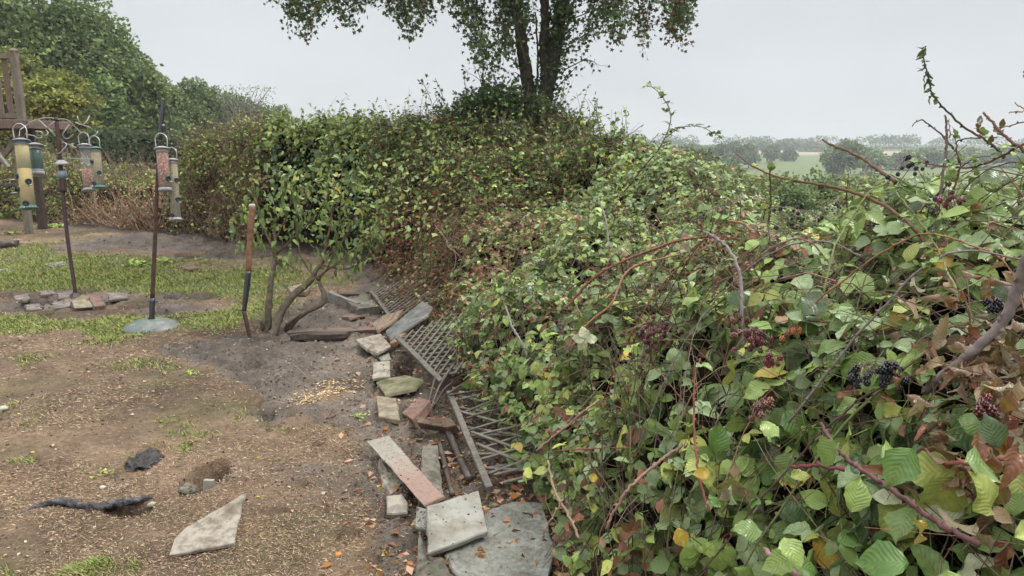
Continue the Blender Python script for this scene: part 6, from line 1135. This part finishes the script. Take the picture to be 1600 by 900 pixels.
bar('rail', np.array([XL, Yd - .01, top_z + .02]), np.array([X0 - .10, Yd - .01, top_z + .02]), .06, .09, M['wood']); bar('rail', np.array([XL, Yd - .01, Zf + .06]), np.array([X0 - .10, Yd - .01, Zf + .06]), .06, .08, M['wood'])
for k in range(13): x = X0 - .24 - k * .165; bar('baluster', np.array([x, Yd + .03, Zf + .10]), np.array([x, Yd + .03, top_z]), .095, .028, M['wood'] if k % 3 else M['wood_pink'], (0, 1, 0))
for k in range(9): y = Yd - .14 + k * .145; bar('board', np.array([XL, y, Zf - .02]), np.array([X0 + .16, y, Zf - .02]), .135, .035, M['wood'])
bar('fascia', np.array([XL, Yd - .23, Zf - .09]), np.array([X0 + .17, Yd - .23, Zf - .09]), .035, .13, M['wood_pink']); bar('fascia', np.array([X0 + .19, Yd - .22, Zf - .09]), np.array([X0 + .19, Yd + 1.05, Zf - .09]), .035, .13, M['wood_pink'])
bar('post', np.array([X0 - .20, Yd + .05, DKO[2] - .1]), np.array([X0 - .20, Yd + .05, Zf - .15]), .12, .12, M['wood'], (0, 1, 0)); bar('post', np.array([X0 - .42, Yd + .8, DKO[2] - .1]), np.array([X0 - .42, Yd + .8, Zf - .15]), .13, .13, M['wood_dark'], (0, 1, 0)); bar('post', np.array([XL + .1, Yd, DKO[2] - .1]), np.array([XL + .1, Yd, Zf - .15]), .12, .12, M['wood'], (0, 1, 0))
bar('brace', np.array([X0 - .02, Yd - .0, Zf - .16]), np.array([X0 - .75, Yd - .0, Zf - .95]), .05, .09, M['wood']); bar('joist', np.array([XL, Yd + .5, Zf - .12]), np.array([X0 + .1, Yd + .5, Zf - .12]), .05, .12, M['wood_dark'])
g = Geo(); P = atd(20, 330, 12.2); 
for (a, b, lab) in (((-10, 232), (14, 262), 'grey rail piece slanting down under the deck'), ((-10, 290), (22, 288), 'dark horizontal board under the deck')):
    g = Geo(); box(g, atd(*a, 12.3), atd(*b, 12.3), .07, .05, jit=.004); tag(g.build('fallen_board', M['wood_grey'] if 'grey' in lab else M['wood_dark'], origin=tuple(atd(*a, 12.3)), smooth=False), lab, 'board')

# ------------------------------------------------------------------ mist over the far fields
def haze():
    x0, x1, y0, y1, z0, z1 = -120, 620, -60, 900, -16.5, 24
    m, n = mat('mist'); v = N(n, 'ShaderNodeVolumePrincipled', {'Color': (.84, .88, .92, 1), 'Density': .0006}); N(n, 'ShaderNodeOutputMaterial', {'Volume': v.outputs[0]})
    V = [(x, y, z) for z in (z0, z1) for (x, y) in ((x0, y0), (x1, y0), (x1, y1), (x0, y1))]; g = Geo(); g.add(V, [(0, 2, 1), (0, 3, 2), (4, 5, 6), (4, 6, 7), (0, 1, 5), (0, 5, 4), (1, 2, 6), (1, 6, 5), (2, 3, 7), (2, 7, 6), (3, 0, 4), (3, 4, 7)])
    o = g.build('haze', m, kind='stuff', smooth=False); o['label'] = 'pale mist hanging over the far fields and trees'; o['category'] = 'haze'
haze()
# ------------------------------------------------------------------ sprouts standing out of the crests, dead stems over the lattice
def sprouts(rid, cnt, hh, ls, pal, vmax=330, umin=-400, umax=2000, seed=0):
    u, v, d = _SP; k = np.where((creg == rid) & (v < vmax) & (cfac > -.35) & (u > umin) & (u < umax) & (cn[:, 2] > .35))[0]; k = R.choice(k, min(cnt, len(k)), replace=False); LPs, Ds = [], []; g = Geo(); n = len(k); P0 = cs[k] - np.array([0, 0, .1]); L = hh * (.35 + R.rand(n)); P1 = P0 + nrm(R.randn(n, 3) * .45 + np.array([0, -.1, 1.0])) * L[:, None]
    bend = R.randn(n, 3) * (.12 * L[:, None]); twigs(g, P0, P1, bend, .0045, .0015, pick(STEMC[rid], n), 5, 3)
    for q in range(9):
        t = (q + 1.5) / 10.2; c = P0 * (1 - t) + P1 * t + bend * 4 * t * (1 - t); LPs.append(c + R.randn(n, 3) * .012); Ds.append(nrm(randn3(n) + np.array([0, 0, .1])))
    P = np.concatenate(LPs); m = len(P); foliage(ROOTS[rid], P, np.concatenate(Ds), nrm(R.randn(m, 3) * .5 + np.array([0, 0, 1])), ls * (.6 + .7 * R.rand(m)), pick(pal, m), None, 0, 'shoots'); g.build('shoot_stems', M['stem'], ROOTS[rid], kind='stuff')
sprouts(5, 420, .45, .05, [G_YG + (4,), G_FR + (4,), G_MD + (2,), B_TN + (1,)]); sprouts(4, 190, .38, .085, [G_FR + (4,), G_YG + (4,), G_MD + (2,)]); sprouts(3, 560, .50, .05, [G_FR + (4,), G_MD + (4,), G_YG + (2,), G_DK + (2,), B_RD + (1,)]); sprouts(2, 420, .22, .045, [G_FR + (4,), G_BL + (2,), G_YG + (2,), G_MD + (2,)], 470); sprouts(6, 140, .35, .055, [G_YG + (4,), G_FR + (3,), B_TN + (2,)], 400)
g = Geo(); n = 650; Q = []
for k in range(n):
    u = R.uniform(575, 720); v = 455 + (u - 575) * 1.0 + R.uniform(-20, 60) - 25; P = on(u, v); Q.append(P + np.array([.25, .2, .14]) * R.rand())
Q = np.array(Q); d = nrm(np.stack([.5 + .5 * R.rand(n), .3 * R.randn(n) + .3, .35 + .4 * R.rand(n)], 1)); L = .15 + .4 * R.rand(n)
twigs(g, Q, Q + d * L[:, None], R.randn(n, 3) * .03, .003, .0015, pick([(.36, .23, .13, 3), (.24, .13, .08, 3), (.14, .09, .06, 2)], n), 3, 3); g.build('dead_runners', M['stem'], ROOTS[3], kind='stuff')
n = 1700; k = R.randint(len(Q), size=n); P = Q[k] + d[k] * (R.rand(n) * L[k])[:, None] + R.randn(n, 3) * .03; foliage(ROOTS[3], P, randn3(n), randn3(n), .03 * (.6 + R.rand(n)), pick([B_RD + (3,), B_DD + (3,), B_TN + (3,), B_OR + (1,), G_MD + (2,), G_FR + (2,)], n), None, 0, 'dead_leaves')

# crumpled dead leaves gathered at the right edge
DR2 = [(.24, .085, .055, 4), (.34, .20, .13, 3), (.16, .07, .05, 3), (.44, .32, .22, 1.5)]
n = 0
for k in range(1500):
    u, v = 1548 + R.randn() * 45, 650 + R.randn() * 85; sf = surf(u, v)
    if sf is None or n > 150: continue
    n += 1; c, nv = sf; d = nrm(R.randn(3) + np.array([0, 0, -1.0])); leaf_object(BR, c + nv * (.01 + .05 * R.rand()) + R.randn(3) * .012, d, nrm(R.randn(3)), .034 + .026 * R.rand(), 4, [7, 8, 8, 6, 14, 14][R.randint(6)])
